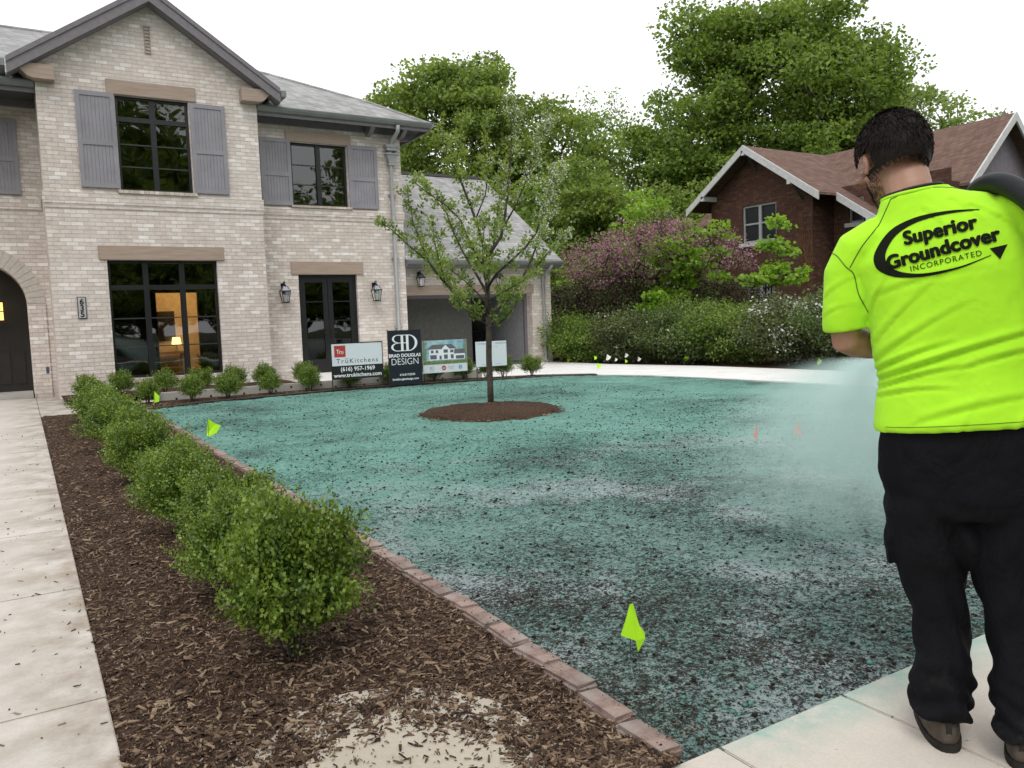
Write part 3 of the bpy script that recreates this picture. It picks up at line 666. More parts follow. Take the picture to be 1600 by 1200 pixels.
# windows look into dark rooms; the ground floor one opens to a lit hall
def room(x0, x1, y0, y1, z0, z1, mat, hole=None, name='room'):
    w = MB()
    for q in ([(x0, y0, z0), (x1, y0, z0), (x1, y1, z0), (x0, y1, z0)], [(x0, y0, z1), (x0, y1, z1), (x1, y1, z1), (x1, y0, z1)], [(x0, y0, z0), (x0, y1, z0), (x0, y1, z1), (x0, y0, z1)], [(x1, y0, z0), (x1, y0, z1), (x1, y1, z1), (x1, y1, z0)]): w.face(q)
    if hole: wall_y(w, x0, x1, z0, z1, y1, [hole], .12)
    else: w.face([(x0, y1, z0), (x1, y1, z0), (x1, y1, z1), (x0, y1, z1)])
    return hp(name, w, mat, recalc=False)
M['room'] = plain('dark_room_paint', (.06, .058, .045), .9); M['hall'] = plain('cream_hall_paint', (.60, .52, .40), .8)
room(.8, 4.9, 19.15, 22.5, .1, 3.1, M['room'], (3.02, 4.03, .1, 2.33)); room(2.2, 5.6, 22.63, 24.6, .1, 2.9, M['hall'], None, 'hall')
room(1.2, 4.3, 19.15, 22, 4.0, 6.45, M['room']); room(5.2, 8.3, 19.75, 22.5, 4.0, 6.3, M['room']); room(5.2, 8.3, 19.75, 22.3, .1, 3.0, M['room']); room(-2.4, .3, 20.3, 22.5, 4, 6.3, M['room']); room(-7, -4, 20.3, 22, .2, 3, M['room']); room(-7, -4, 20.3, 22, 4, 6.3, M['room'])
ld = bpy.data.lights.new('hall_lamp_light', 'POINT'); ld.energy = 60; ld.color = (1, .58, .22); ld.shadow_soft_size = .15; lo = bpy.data.objects.new('hall_lamp_light', ld); COL.objects.link(lo); lo.location = (3.9, 23.3, 2.4)
w = MB(); w.box(3.1, 3.52, 22.66, 22.69, 1.0, 1.7); 
w = MB(); w.box(3.30, 3.75, 24.54, 24.59, 1.05, 1.9); hp('picture', w, M['black'])
w = MB(); w.box(3.0, 3.9, 24.1, 24.5, .70, .76); w.box(3.03, 3.08, 24.13, 24.47, .1, .7); w.box(3.82, 3.87, 24.13, 24.47, .1, .7); w.box(3.05, 3.85, 24.15, 24.45, .3, .33)
o = w.build('hall_table', M['beam']); tag(o, 'narrow console table in the lit hall behind the large window', 'table')
t_ = empty('table_lamp', (3.72, 24.3, .76), 0, 'small glowing table lamp seen through the large ground floor window', 'lamp')
MB().lathe([(0, 0), (.07, 0), (.05, .03), (.02, .06), (.035, .12), (.012, .2), (.01, .24)], n=12).build('lamp_base', M['beam'], t_, smooth=True)
MB().lathe([(.13, .20), (.10, .40)], n=16).build('lamp_shade', emit_mat('lit_lamp_shade', (1, .62, .22), 4.5), t_, smooth=True)

# wall lanterns
M['lantern_metal'] = plain('bronze_black_lantern_metal', (.02, .02, .02), .35, .6); M['lantern_cap'] = plain('grey_lantern_roof', (.30, .30, .33), .25, .8)
M['bulb'] = plain('candle_tube', (.7, .68, .6), .5)
def lantern(x, y, zc, sc=1.):
    w = MB(); P = lambda px, py, pz: (x+px*sc, y+py*sc, zc+pz*sc)
    cy = -.17
    w.box(x-.05*sc, x+.05*sc, y-.02, y+.0, zc+.02*sc, zc+.26*sc)
    w.tube([P(0, -.02, .20), P(0, -.07, .28), P(0, cy, .30), P(0, cy, .22)], .011*sc, 6)
    w.lathe([(0, .235*sc), (.028*sc, .21*sc), (.055*sc, .185*sc), (.055*sc, .17*sc)], (x, y+cy*sc, zc), 8)
    for q0, q1, r_ in ((.105, .04, None),):
        pass
    c8 = [(-1, -1), (1, -1), (1, 1), (-1, 1)]
    for sx, sy in c8:
        w.tube([P(sx*.105, cy+sy*.105, .06), P(sx*.065, cy+sy*.065, -.20)], .007*sc, 5); w.tube([P(sx*.105, cy+sy*.105, .06), P(sx*.05, cy+sy*.05, .18)], .006*sc, 5)
    for r_, z in ((.115, .065), (.075, -.205)):
        w.box(x-r_*sc, x+r_*sc, y+(cy-r_)*sc, y+(cy-r_+.02)*sc, zc+(z-.012)*sc, zc+(z+.012)*sc); w.box(x-r_*sc, x+r_*sc, y+(cy+r_-.02)*sc, y+(cy+r_)*sc, zc+(z-.012)*sc, zc+(z+.012)*sc)
        w.box(x-r_*sc, x-(r_-.02)*sc, y+(cy-r_+.02)*sc, y+(cy+r_-.02)*sc, zc+(z-.011)*sc, zc+(z+.011)*sc); w.box(x+(r_-.02)*sc, x+r_*sc, y+(cy-r_+.02)*sc, y+(cy+r_-.02)*sc, zc+(z-.011)*sc, zc+(z+.011)*sc)
    w.box(x-.07*sc, x+.07*sc, y+(cy-.07)*sc, y+(cy+.07)*sc, zc-.215*sc, zc-.205*sc)
    o = hp('wall_lantern', w, M['lantern_metal'])
    g = MB(); T = [P(sx*.10, cy+sy*.10, .055) for sx, sy in c8]; Bt = [P(sx*.062, cy+sy*.062, -.20) for sx, sy in c8]; U = [P(sx*.045, cy+sy*.045, .18) for sx, sy in c8]
    for k in range(4): g.face([T[k], T[(k+1) % 4], Bt[(k+1) % 4], Bt[k]])
    hp('lantern_glass', g, M['lantern_glass'], o, recalc=False)
    g = MB()
    for k in range(4): g.face([P(c8[k][0]*.10, cy+c8[k][1]*.10, .07), P(c8[(k+1) % 4][0]*.10, cy+c8[(k+1) % 4][1]*.10, .07), U[(k+1) % 4], U[k]])
    hp('lantern_roof', g, M['lantern_cap'], o)
    g = MB(); [g.tube([P(a, cy+b, -.19), P(a, cy+b, -.08)], .011*sc, 6) for a, b in ((-.025, 0), (.025, .01), (0, -.025))]; hp('candle', g, M['bulb'], o)
lantern(5.46, 19.47, 2.13); lantern(7.79, 19.47, 2.13); lantern(9.26, GY, 2.47, .85); lantern(11.73, GY, 2.46, .85)
# glowing lantern inside the arch
w = MB(); w.box(-.44, -.30, 20.5, 20.64, 1.70, 2.08); w.tube([(-.37, 20.57, 2.08), (-.37, 20.57, 2.9)], .008, 5); o = hp('porch_lantern', w, emit_mat('lit_porch_glass', (1, .60, .18), 1.6))
w = MB(); [w.tube([(a, b, 1.68), (a, b, 2.1)], .01, 4) for a in (-.45, -.29) for b in (20.49, 20.65)]; w.box(-.46, -.28, 20.48, 20.66, 2.08, 2.11); w.box(-.46, -.28, 20.48, 20.66, 1.66, 1.70); w.box(-.455, -.285, 20.485, 20.655, 1.88, 1.90); hp('lantern_cage', w, M['black'], o)
# house number plate
w = MB(); w.box(1.03, 1.19, 18.845, 18.87, 1.66, 2.11); o = hp('house_number_plate', w, M['black'])
w = MB(); w.box(1.043, 1.177, 18.84, 18.846, 1.674, 2.096); hp('plate_face', w, plain('grey_number_plate', (.42, .42, .43), .5), o)
items = [(text_mesh(ch, .165, bold=.004), Matrix.Translation((1.11-HO[0], 18.836-HO[1], z-HO[2])) @ STAND) for ch, z in (('6', 1.955), ('3', 1.825), ('5', 1.695))]
merge_mesh('number_digits', items, M['black'], o)
w = MB(); w.box(.40, .46, 20.03, 20.07, .52, .66); hp('outlet_box', w, plain('grey_blue_plastic', (.06, .08, .12), .4))

# low stone curb with round vent holes in front of the beds
w = MB(); w.box(2.05, 9.0, 16.12, 16.24, -.02, .20); cb = w.build('stone_curb', M['paving'], bevel=.01); tag(cb, 'low pale stone curb with dark round holes behind the front row of boxwoods', 'curb')
w = MB()
for k in range(22):
    x = 2.4+k*.31; w.lathe([(0, 0), (.022, 0)], (0, 0, 0), 8); n8 = 8
    w.v = w.v[:-16]; w.f = w.f[:-8]; w.mi = w.mi[:-8]
    zc = .13 if k % 2 else .07
    w.face([(x+.022*math.cos(a*math.pi/5), 16.116, zc+.022*math.sin(a*math.pi/5)) for a in range(10)])
split_loose(w.build('curb_hole', M['black'], cb, recalc=False))

# ------------------------------------------------------------------ yard signs
M['sign_white'] = plain('white_sign_plastic', (.66, .70, .74), .4, var=.02, bump=.02); M['sign_navy'] = plain('navy_black_sign_plastic', (.010, .013, .022), .4, var=.05, bump=.02)
M['sign_black'] = plain('black_sign_plastic', (.012, .012, .013), .4, var=.05, bump=.02); M['sign_red'] = plain('red_sign_ink', (.42, .045, .035), .4, var=.04, bump=.02)
M['ink'] = plain('dark_grey_ink', (.03, .03, .035), .5); M['ink_white'] = plain('white_ink', (.8, .82, .84), .5, var=.02); M['ink_grey'] = plain('grey_blue_ink', (.25, .29, .36), .5)
def flat(x0, x1, z0, z1, y, mat, name, par):
    w = MB(); w.box(x0, x1, y-.0015, y, z0, z1); return w.build(name, mat, par)
def writing(name, lines, mat, par, y):     # lines: (text, size, x, z, align, bold, spacing, xscale)
    its = [(text_mesh(s_, sz, al, 0, bo, sp_, xs_), Matrix.Translation((x, y, z)) @ STAND) for s_, sz, x, z, al, bo, sp_, xs_ in lines]
    return merge_mesh(name, its, mat, par)
def stakes(par, xs, h0, mat=None):
    for x in xs: MB().tube([(x, .012, -.1), (x, .012, h0)], .009, 6).build('stake', M['black'], par)
# kitchen firm sign
s1 = empty('yard_sign', (5.76, 15.47, 0), R(-3), 'white and black kitchen company yard sign with red square logo', 'sign', 'signs along the back of the lawn')
w = MB(); w.box(-.53, .53, -.003, .004, .25, .97); w.build('sign_panel', M['sign_black'], s1); flat(-.525, .525, .525, .965, -.003, M['sign_white'], 'sign_face', s1)
w = MB(); w.box(-.54, -.525, -.01, .012, 0, .985); w.box(.525, .54, -.01, .012, 0, .985); w.box(-.525, .525, -.01, .012, .97, .985); w.box(-.525, .525, -.004, .01, .12, .13); w.build('sign_frame', M['black'], s1)
lg = flat(-.47, -.24, .70, .93, -.005, M['sign_red'], 'red_logo', s1); writing('logo_script', [('Tru', .125, -.355, .765, 'CENTER', 0, .85, .9)], M['ink_white'], lg, -.0085)
writing('sign_lettering', [('TrūKitchens', .130, 0, .575, 'CENTER', 0, 1.32, 1.)], M['ink'], s1, -.0065)
writing('sign_lettering', [('(616) 957-1969', .115, 0, .415, 'CENTER', .002, 1., 1.), ('www.trukitchens.com', .112, 0, .295, 'CENTER', .002, 1., 1.)], M['ink_white'], s1, -.0065)
# design firm sign
s2 = empty('yard_sign', (6.77, 15.40, 0), R(-3), 'tall dark navy design company yard sign with large white letter logo', 'sign', 'signs along the back of the lawn')
w = MB(); w.box(-.35, .36, -.004, .004, .06, 1.19); w.build('sign_panel', M['sign_navy'], s2, bevel=.0015)
for x in (-.355, .365): MB().tube([(x, .0, -.1), (x, .0, 1.21)], .010, 6).build('stake', M['black'], s2)
D_ = [(0, 0), (.0, .36), (.125, .36), (.19, .33), (.225, .27), (.235, .18), (.225, .09), (.19, .03), (.125, 0)]
def big_d(x, flip):
    w = MB(); f = -1 if flip else 1
    w.box(min(x, x+f*.05), max(x, x+f*.05), -.0065, -.0045, .755, 1.095); w.box(min(x-f*.02, x+f*.10), max(x-f*.02, x+f*.10), -.0064, -.0044, .755, .770); w.box(min(x-f*.02, x+f*.10), max(x-f*.02, x+f*.10), -.0063, -.0043, 1.08, 1.095)
    return w
w = MB()
def arc_band(cx, cz, ro, ri, sx, sz, a0, a1, n=20, ox=0.):
    for k in range(n):
        a, b = a0+(a1-a0)*k/n, a0+(a1-a0)*(k+1)/n
        w.face([(cx+ro*sx*math.cos(a), -.0062, cz+ro*sz*math.sin(a)), (cx+ro*sx*math.cos(b), -.0062, cz+ro*sz*math.sin(b)), (cx+ri[0]*sx*math.cos(b), -.0062, cz+ri[1]*sz*math.sin(b)), (cx+ri[0]*sx*math.cos(a), -.0062, cz+ri[1]*sz*math.sin(a))])
h_ = math.pi/2
arc_band(.09, .925, 1., (.72, .91), .20, .17, -h_, h_)                      # D bowl
w.box(.04, .095, -.0063, -.0060, .755, 1.095); w.box(-.075, -.02, -.0063, -.0060, .755, 1.095); w.box(.005, .04, -.0062, -.0061, .917, .933); w.box(-.02, .005, -.0062, -.0061, .917, .933)
w.box(0.0, .12, -.0061, -.0059, 1.080, 1.095); w.box(0.0, .12, -.0061, -.0059, .755, .770); w.box(-.15, -.0, -.0061, -.0059, 1.080, 1.095); w.box(-.15, -.0, -.0061, -.0059, .755, .770)
arc_band(-.14, 1.012, 1., (.66, .84), .125, .083, h_, 3*h_); arc_band(-.14, .842, 1., (.68, .86), .15, .087, h_, 3*h_); w.box(-.15, -.075, -.0061, -.0059, .920, .934)
w.build('letter_logo', M['ink_white'], s2, recalc=False)
writing('sign_lettering', [('BRAD DOUGLAS', .094, .0, .635, 'CENTER', .0028, 1., 1.), ('616.817.0330', .062, .04, .245, 'CENTER', .0012, 1., 1.), ('braddouglasdesign.com', .062, .0, .155, 'CENTER', .0012, 1., 1.)], M['ink_white'], s2, -.0065)
writing('thin_lettering', [('DESIGN', .192, .0, .475, 'CENTER', -.002, 1., .93)], M['ink_white'], s2, -.0065)
# builder's sign with a picture of the house
s3 = empty('yard_sign', (7.73, 15.45, 0), R(-2), 'white yard sign showing a picture of a house with round red and blue logos below', 'sign', 'signs along the back of the lawn')
w = MB(); w.box(-.52, .52, -.003, .004, .25, .94); w.build('sign_panel', M['sign_white'], s3)
stakes(s3, (-.50, .50), .95)
MB().box(-.5, .5, .005, .015, .10, .112).build('sign_crossbar', M['black'], s3)
def picture():
    t = NT('printed_sky_and_garden'); sp = t.n('SeparateXYZ', {0: t.tc.outputs['Object']}); n = t.noise(14, 4, .6)
    skyc = t.ramp(t.noise(5, 4), [(.4, (.17, .38, .47)), (.7, (.52, .62, .62))]); gr = t.ramp(t.noise(30, 4), [(.35, (.07, .12, .035)), (.7, (.25, .30, .12))])
    f = t.ramp(t.math('ADD', sp.outputs[2], t.math('MULTIPLY', n, .06)), [(.52, 1.), (.55, 0.)]); e = t.math('ABSOLUTE', sp.outputs[0]); f2 = t.ramp(t.math('ADD', e, t.math('MULTIPLY', n, .22)), [(.53, 0.), (.56, .8)])
    return t.done(t.bsdf(t.mix(t.math('MAXIMUM', f, f2), skyc, gr), .45))
flat(-.515, .515, .43, .935, -.004, picture(), 'printed_picture', s3)
P_ = lambda x0, x1, z0, z1, y, m, nm='picture_detail': flat(x0, x1, z0, z1, y, m, nm, s3)
ph = MB(); ph.box(-.37, .23, -.0062, -.005, .52, .76); ph.box(.23, .47, -.0062, -.005, .52, .64); ph.face([(-.08, -.0072, .74), (.10, -.0072, .74), (.01, -.0072, .83)]); ph.box(-.06, .08, -.0066, -.005, .52, .76); ph.build('printed_house', M['ink_white'], s3)
pr = MB(); pr.face([(-.43, -.0068, .75), (.28, -.0068, .75), (.16, -.0068, .85), (-.30, -.0068, .85)]); pr.face([(.21, -.0068, .64), (.49, -.0068, .64), (.46, -.0068, .74), (.22, -.0068, .74)]); pr.box(-.10, .0, -.0076, -.0072, .744, .752); pr.build('printed_roof', plain('printed_grey', (.13, .13, .14), .6), s3, recalc=False)
ph2 = MB(); ph2.face([(-.09, -.0078, .745), (.11, -.0078, .745), (.01, -.0078, .84)]); ph2.build('printed_gable', M['ink_white'], s3, recalc=False)
pw = MB()
for a in ((-.35, -.20, .54, .63), (-.03, .06, .54, .63), (.13, .20, .54, .63), (-.33, -.27, .67, .73), (-.22, -.16, .67, .73), (-.035, .065, .67, .74), (.12, .2, .67, .73), (.25, .45, .53, .60), (-.135, -.085, .53, .61)): pw.box(a[0], a[1], -.0084, -.0079, a[2], a[3])
split_loose(pw.build('printed_window', plain('printed_slate', (.10, .12, .17), .5), s3))
for x, r_, m_ in ((-.04, .052, 'sign_red'), (.35, .046, None)):
    w = MB(); w.face([(x+r_*math.cos(a*math.pi/10), -.0048, .345+r_*math.sin(a*math.pi/10)) for a in range(20)]); w.build('round_logo', M['sign_red'] if m_ else plain('light_blue_ink', (.17, .38, .60), .5), s3, recalc=False)
writing('sign_lettering', [('BD', .09, -.32, .325, 'CENTER', 0, .9, 1.), ('DESIGN', .03, -.32, .285, 'CENTER', 0, 1., 1.), ('BUILDERS', .035, .13, .35, 'CENTER', 0, 1., 1.), ('HOMES', .03, .13, .315, 'CENTER', 0, 1., 1.)], M['ink_grey'], s3, -.0048)
writing('logo_letters', [('LH', .055, -.04, .325, 'CENTER', .001, .9, 1.), ('i', .06, .35, .325, 'CENTER', .001, .9, 1.)], M['ink_white'], s3, -.0058)
# pale sign behind the tree trunk
s4 = empty('yard_sign', (8.79, 15.30, 0), R(-3), 'plain pale blue white yard sign with small grey lettering partly behind the young tree trunk', 'sign', 'signs along the back of the lawn')
w = MB(); w.box(-.38, .38, -.003, .004, .32, .87); w.build('sign_panel', M['sign_white'], s4); stakes(s4, (-.36, .36), .88)
writing('sign_lettering', [('THEMINGA', .062, -.21, .80, 'CENTER', 0, 1.05, .95), ('WINDOW', .062, .24, .80, 'CENTER', 0, 1.05, .95), ('aennni', .04, -.08, .735, 'CENTER', 0, 1., 1.), ('mnn', .04, .12, .735, 'CENTER', 0, 1., 1.), ('616 -', .032, .0, .41, 'CENTER', 0, 1.3, 1.), ('nnnnnnn', .04, -.15, .355, 'CENTER', 0, 1.2, 1.), ('nnnnnn', .04, .17, .355, 'CENTER', 0, 1.2, 1.)], M['ink_grey'], s4, -.0045)

# ------------------------------------------------------------------ foliage
def leaf_quads(c, d, size, g_, wide=.55, fold=.18):
    """c: leaf base points, d: unit growth directions, size: lengths -> verts (n*4), faces"""
    n = len(c); r = g_.normal(size=(n, 3)); s = np.cross(d, r); s /= np.linalg.norm(s, axis=1, keepdims=True)+1e-9; u = np.cross(s, d)
    L = np.asarray(size)[:, None]; w = L*wide*.5
    V = np.stack([c, c+d*L*.5+s*w+u*L*fold*.3, c+d*L-u*L*fold*.3, c+d*L*.5-s*w+u*L*fold*.3], 1).reshape(-1, 3)
    F = (np.arange(n)*4)[:, None]+np.array([[0, 1, 2, 3]])
    return V, F
def unit(v): return v/(np.linalg.norm(v, axis=-1, keepdims=True)+1e-9)

def boxwood_mesh(seed, r, h, sprigs, leaf, name='boxwood_foliage'):
    g_ = np.random.default_rng(seed)
    dirs = unit(g_.normal(size=(sprigs, 3))); dirs[:, 2] = np.where(dirs[:, 2] < -.55, -dirs[:, 2], dirs[:, 2]); dirs = unit(dirs)
    ph = g_.uniform(0, 6.28, 8)
    lump = 1+.13*np.sin(dirs[:, 0]*5+ph[0])+.12*np.sin(dirs[:, 1]*6+ph[1]+dirs[:, 2]*3)+.11*np.sin(dirs[:, 2]*8+ph[2]+dirs[:, 0]*4)+.07*np.sin(dirs[:, 0]*14+ph[3])*np.sin(dirs[:, 1]*13+ph[4])*1.3+g_.normal(0, .07, sprigs)
    lump += (g_.random(sprigs) < .10)*g_.uniform(.05, .24, sprigs)
    depth = 1-.42*g_.random(sprigs)**1.6
    R3 = np.array([r, r, h*.52]); cen = np.array([0, 0, h*.54])
    tip = cen+dirs*R3*(lump*depth)[:, None]
    taper = np.clip(tip[:, 2]/(h*.42), .50, 1); tip[:, :2] *= taper[:, None]; tip[:, 2] = np.maximum(tip[:, 2], .04)
    grow = unit(dirs+np.array([0, 0, .55])+g_.normal(0, .35, (sprigs, 3)))
    per = 9; V = []; k = np.arange(per)
    Ls = leaf*6.2*g_.uniform(.6, 1.2, sprigs)
    pos = tip[:, None]-grow[:, None]*(Ls[:, None]*(k/per)[None])[:, :, None]
    side = unit(np.cross(grow, g_.normal(size=(sprigs, 3)))); sid2 = np.cross(grow, side)
    an = (k*2.4)[None]+g_.uniform(0, 6, sprigs)[:, None]
    ld = unit(side[:, None]*np.cos(an)[..., None]+sid2[:, None]*np.sin(an)[..., None]+grow[:, None]*(.9-.5*k/per)[None, :, None])
    n = sprigs*per
    return leaf_quads(pos.reshape(-1, 3), ld.reshape(-1, 3), leaf*g_.uniform(.65, 1.2, n), g_, .72)
BOXM = {}
def boxwood(x, y, r, h, kind, seed, label, group, z=.02):
    key = (kind, seed)
    if key not in BOXM:
        spr, lf = {'near': (2500, .0245), 'mid': (1500, .026), 'far': (650, .034)}[kind]
        V, F = boxwood_mesh(seed, .35, .62, spr, lf); o = np_mesh('foliage', V, F, M['leaf_box']); BOXM[key] = o.data; bpy.data.objects.remove(o)
        st = MB(); g_ = random.Random(seed)
        for k in range(11):
            a = g_.uniform(0, 6.28); q = g_.uniform(.08, .22); st.tube([(0.02*math.cos(a), .02*math.sin(a), -.03), (q*.5*math.cos(a), q*.5*math.sin(a), .16), (q*math.cos(a), q*math.sin(a), .30+g_.uniform(0, .12))], [.008, .006, .003], 5)
        o = st.build('stem', M['bark']); BOXM[(key, 's')] = o.data; bpy.data.objects.remove(o)
    root = empty('boxwood_shrub', (x, y, z), rnd.uniform(0, 6.28), label, 'shrub', group); root.scale = (r/.35, r/.35, h/.62)
    for nm, me in (('foliage', BOXM[key]), ('stem', BOXM[(key, 's')])):
        o = bpy.data.objects.new(nm, me); COL.objects.link(o); o.parent = root
    return root
GW = 'boxwoods in the row beside the walkway'
row = [(.84, 3.17, .32, .64, 'near', 1, 'nearest and largest boxwood shrub of the row in the mulch bed'),
       (.86, 4.05, .29, .56, 'near', 2, 'second boxwood shrub from the front in the walkway row'),
       (.95, 4.75, .29, .55, 'near', 3, 'third boxwood shrub from the front in the walkway row'),
       (.82, 5.55, .30, .56, 'mid', 4, 'fourth boxwood shrub from the front in the walkway row'),
       (.92, 6.45, .30, .55, 'mid', 5, 'fifth boxwood shrub from the front in the walkway row'),
       (.82, 7.7, .32, .62, 'mid', 6, 'sixth boxwood shrub from the front in the walkway row'),
       (.90, 8.7, .31, .60, 'mid', 4, 'seventh boxwood shrub from the front in the walkway row'),
       (.84, 10.1, .37, .62, 'mid', 5, 'eighth boxwood shrub from the front in the walkway row'),
       (.90, 11.2, .36, .60, 'far', 7, 'ninth boxwood shrub from the front in the walkway row'),
       (.86, 12.4, .38, .64, 'far', 8, 'tenth boxwood shrub from the front in the walkway row'),
       (.90, 13.6, .38, .62, 'far', 7, 'farthest boxwood shrub of the row beside the walkway, close to the front step')]
for a in row: boxwood(a[0], a[1], a[2]*(.92 if a is not row[0] else .86), a[3]*(.88 if a is not row[0] else .96), *a[4:6], a[6], GW)
front = [(1.88, 15.9), (2.6, 15.62), (3.22, 15.55), (4.06, 15.75), (4.87, 15.82), (5.72, 15.9), (6.62, 15.92), (7.63, 15.85), (8.36, 15.84), (8.87, 15.72), (9.22, 15.55), (9.80, 15.25)]
wh = ['left end, with a small green flag', 'second from the left', 'under the middle of the big window', 'near the corner of the gable wall', 'just left of the kitchen sign', 'below the kitchen sign', 'behind the tall navy sign', 'below the sign with the house picture', 'between the picture sign and the pale sign', 'behind the young tree trunk', 'right of the young tree trunk', 'rightmost by the driveway']
for k, ((x, y), t_) in enumerate(zip(front, wh)): boxwood(x, y, .255+.025*((k*7) % 3-1), .42+.03*((k*5) % 3-1), 'far', 7+k % 3, 'round boxwood in front of the low curb, '+t_, 'boxwoods in the front row before the house', .05)
back = [(.98, 17.2, 'leftmost beside the front step'), (1.62, 17.7, 'left of the big window sill'), (2.36, 17.2, 'under the left part of the big window'), (3.05, 17.2, 'under the middle of the big window'), (3.72, 17.2, 'under the right end of the big window'), (4.33, 17.2, 'at the corner where the gable wall ends'), (5.12, 17.1, 'left of the french door')]
for k, (x, y, t_) in enumerate(back): boxwood(x, y, .27, .44, 'far', 7+(k+1) % 3, 'round boxwood behind the low curb, '+t_, 'boxwoods in the back row against the house', .10)

M['hedge_b'] = leaf_mat('olive_hedge_leaves', (.05, .075, .03), (.19, .22, .09), .35)
# trees: a crown of leaf clusters carried by limbs that grow towards them
def tree(name, x, y, lobes, trunk_h, tr, ncl, nleaf, leaf, mat, label, seed, cat='tree', group=None, clr=.7, extra=None, sparse=1., flatk=.45, z0=0, trunks=1, limb_frac=1., droop=0., shell=.55):
    g_ = np.random.default_rng(seed)
    root = empty(name, (x, y, z0), 0, label, cat, group)
    lob = np.array([l[:3] for l in lobes], float); lr = np.array([l[3:6] if len(l) >= 6 else (l[3], l[3], l[3]*.8) for l in lobes], float)
    vol = lr.prod(1)**(2/3); pick = g_.choice(len(lobes), ncl, p=vol/vol.sum())
    d = unit(g_.normal(size=(ncl, 3))); rad = shell+(1-shell)*g_.random(ncl)**.7; rad = np.where(g_.random(ncl) < .28, g_.random(ncl)**.6, rad)
    cl = lob[pick]+d*lr[pick]*(rad*g_.uniform(.86, 1.10, ncl))[:, None]
    cl = cl[cl[:, 2] > trunk_h*.6]; ncl = len(cl)
    # branching: each cluster joins the closest node nearer the trunk
    base = np.array([[0, 0, trunk_h]]); mids = lob[g_.choice(len(lobes), 26)]+g_.normal(0, .45, (26, 3))*lr[g_.choice(len(lobes), 26)]*.8; mids = mids[mids[:, 2] > trunk_h]
    nodes = np.concatenate([base, mids, cl]); dist = np.linalg.norm(nodes-base, axis=1); order = np.argsort(dist); isc = (np.arange(len(nodes)) > len(mids))[order]; nodes = nodes[order]; dist = dist[order]
    par = np.zeros(len(nodes), int)
    for i in range(1, len(nodes)):
        dd = np.linalg.norm(nodes[:i]-nodes[i], axis=1); par[i] = np.argmin(dd+.35*dist[:i]*0+.25*np.abs(dist[i]-dist[:i]-dd))
    load = np.ones(len(nodes))
    for i in range(len(nodes)-1, 0, -1): load[par[i]] += load[i]
    w = MB(); rr = lambda l: tr*.8*(l/load[0])**.42
    if trunks == 1:
        w.tube([(0, 0, -.15), (0.0, 0, .12), (.02*trunk_h, 0, trunk_h*.5), (0, 0, trunk_h)], [tr*1.35, tr*1.05, tr*.92, tr*.82], 10)
    else:
        for k in range(trunks):
            a = k*6.28/trunks+.4; w.tube([(.06*math.cos(a), .06*math.sin(a), -.1), (.3*math.cos(a)*trunk_h*.5, .3*math.sin(a)*trunk_h*.5, trunk_h*.6), (0, 0, trunk_h)], [tr, tr*.7, tr*.5], 7)
    for i in range(1, len(nodes)):
        if load[i] < 2 and (not isc[i] or g_.random() > limb_frac): continue
        a, b = nodes[par[i]], nodes[i]; m = (a+b)/2+np.array([0, 0, -.06])*np.linalg.norm(b-a)+g_.normal(0, .05, 3)*np.linalg.norm(b-a)
        w.tube([a, m, b], [rr(load[i])*1.1+.004, rr(load[i])+.003, rr(load[i])*.8+.002], 5 if load[i] > 3 else 4, cap=False)
    w.build('trunk', M['bark'], root, smooth=True, recalc=False)
    n = ncl*nleaf; idx = np.repeat(np.arange(ncl), nleaf)
    cs = clr*g_.uniform(.6, 1.25, ncl)[idx][:, None]
    off = unit(g_.normal(size=(n, 3)))*(g_.random((n, 1))**.55)*np.array([1, 1, flatk])*cs*1.12
    pts = cl[idx]+off; pts[:, 2] -= droop*(off[:, 0]**2+off[:, 1]**2)/(clr+1e-6)
    keep = g_.random(n) < sparse; pts = pts[keep]; off = off[keep]; n = len(pts)
    dr = unit(unit(off)*np.array([1, 1, .25])+g_.normal(0, .5, (n, 3))+np.array([0, 0, -.12]))
    V, F = leaf_quads(pts, dr, leaf*g_.uniform(.6, 1.3, n), g_, .85)
    mi = None; mats = mat
    if extra:
        emat, efun = extra; mats = [mat, emat]; mi = np.where(efun(pts, g_), 1, 0)
    np_mesh('crown', V, F, mats, root, mi=mi)
    return root
GB = 'trees beyond the garage and the neighbouring house'
tree('maple_tree', 20.8, 39.8, [(0, 0, 11.2, 4.9, 4.9, 4.2), (-3.4, 2.0, 9.3, 3.4, 3.4, 3.2), (4.2, -3.0, 9.9, 3.9, 3.9, 3.6), (.2, -.5, 13.2, 3.0, 3.0, 2.2), (4.6, -4.0, 7.0, 3.2, 3.2, 2.8), (0, 0, 6.8, 4.5, 4.5, 2.4)], 3.6, .32, 560, 160, .20, M['leaf_maple2'], 'broad round green maple rising behind the garage roof', 41, group=GB, clr=1.0, flatk=.55)
tree('maple_tree', 35.8, 30.6, [(0, 0, 13.0, 5.4, 5.4, 4.4), (-4.4, 2.9, 10.2, 3.3, 3.3, 3.4), (-2.3, 1.6, 15.6, 3.0, 3.0, 2.6), (2.0, -1.3, 16.0, 3.2, 3.2, 2.5), (3.4, -2.1, 12.4, 3.1, 3.1, 3.3), (4.6, -2.9, 14.8, 1.5, 1.5, 1.2), (-3.6, 2.4, 7.6, 3.1, 3.1, 2.6), (1.5, -1.4, 8.4, 5.2, 5.2, 2.6)], 4.6, .42, 720, 160, .21, M['leaf_maple'], 'tallest maple with dense dark crown above the brick gable', 42, group=GB, clr=1.05, flatk=.55)
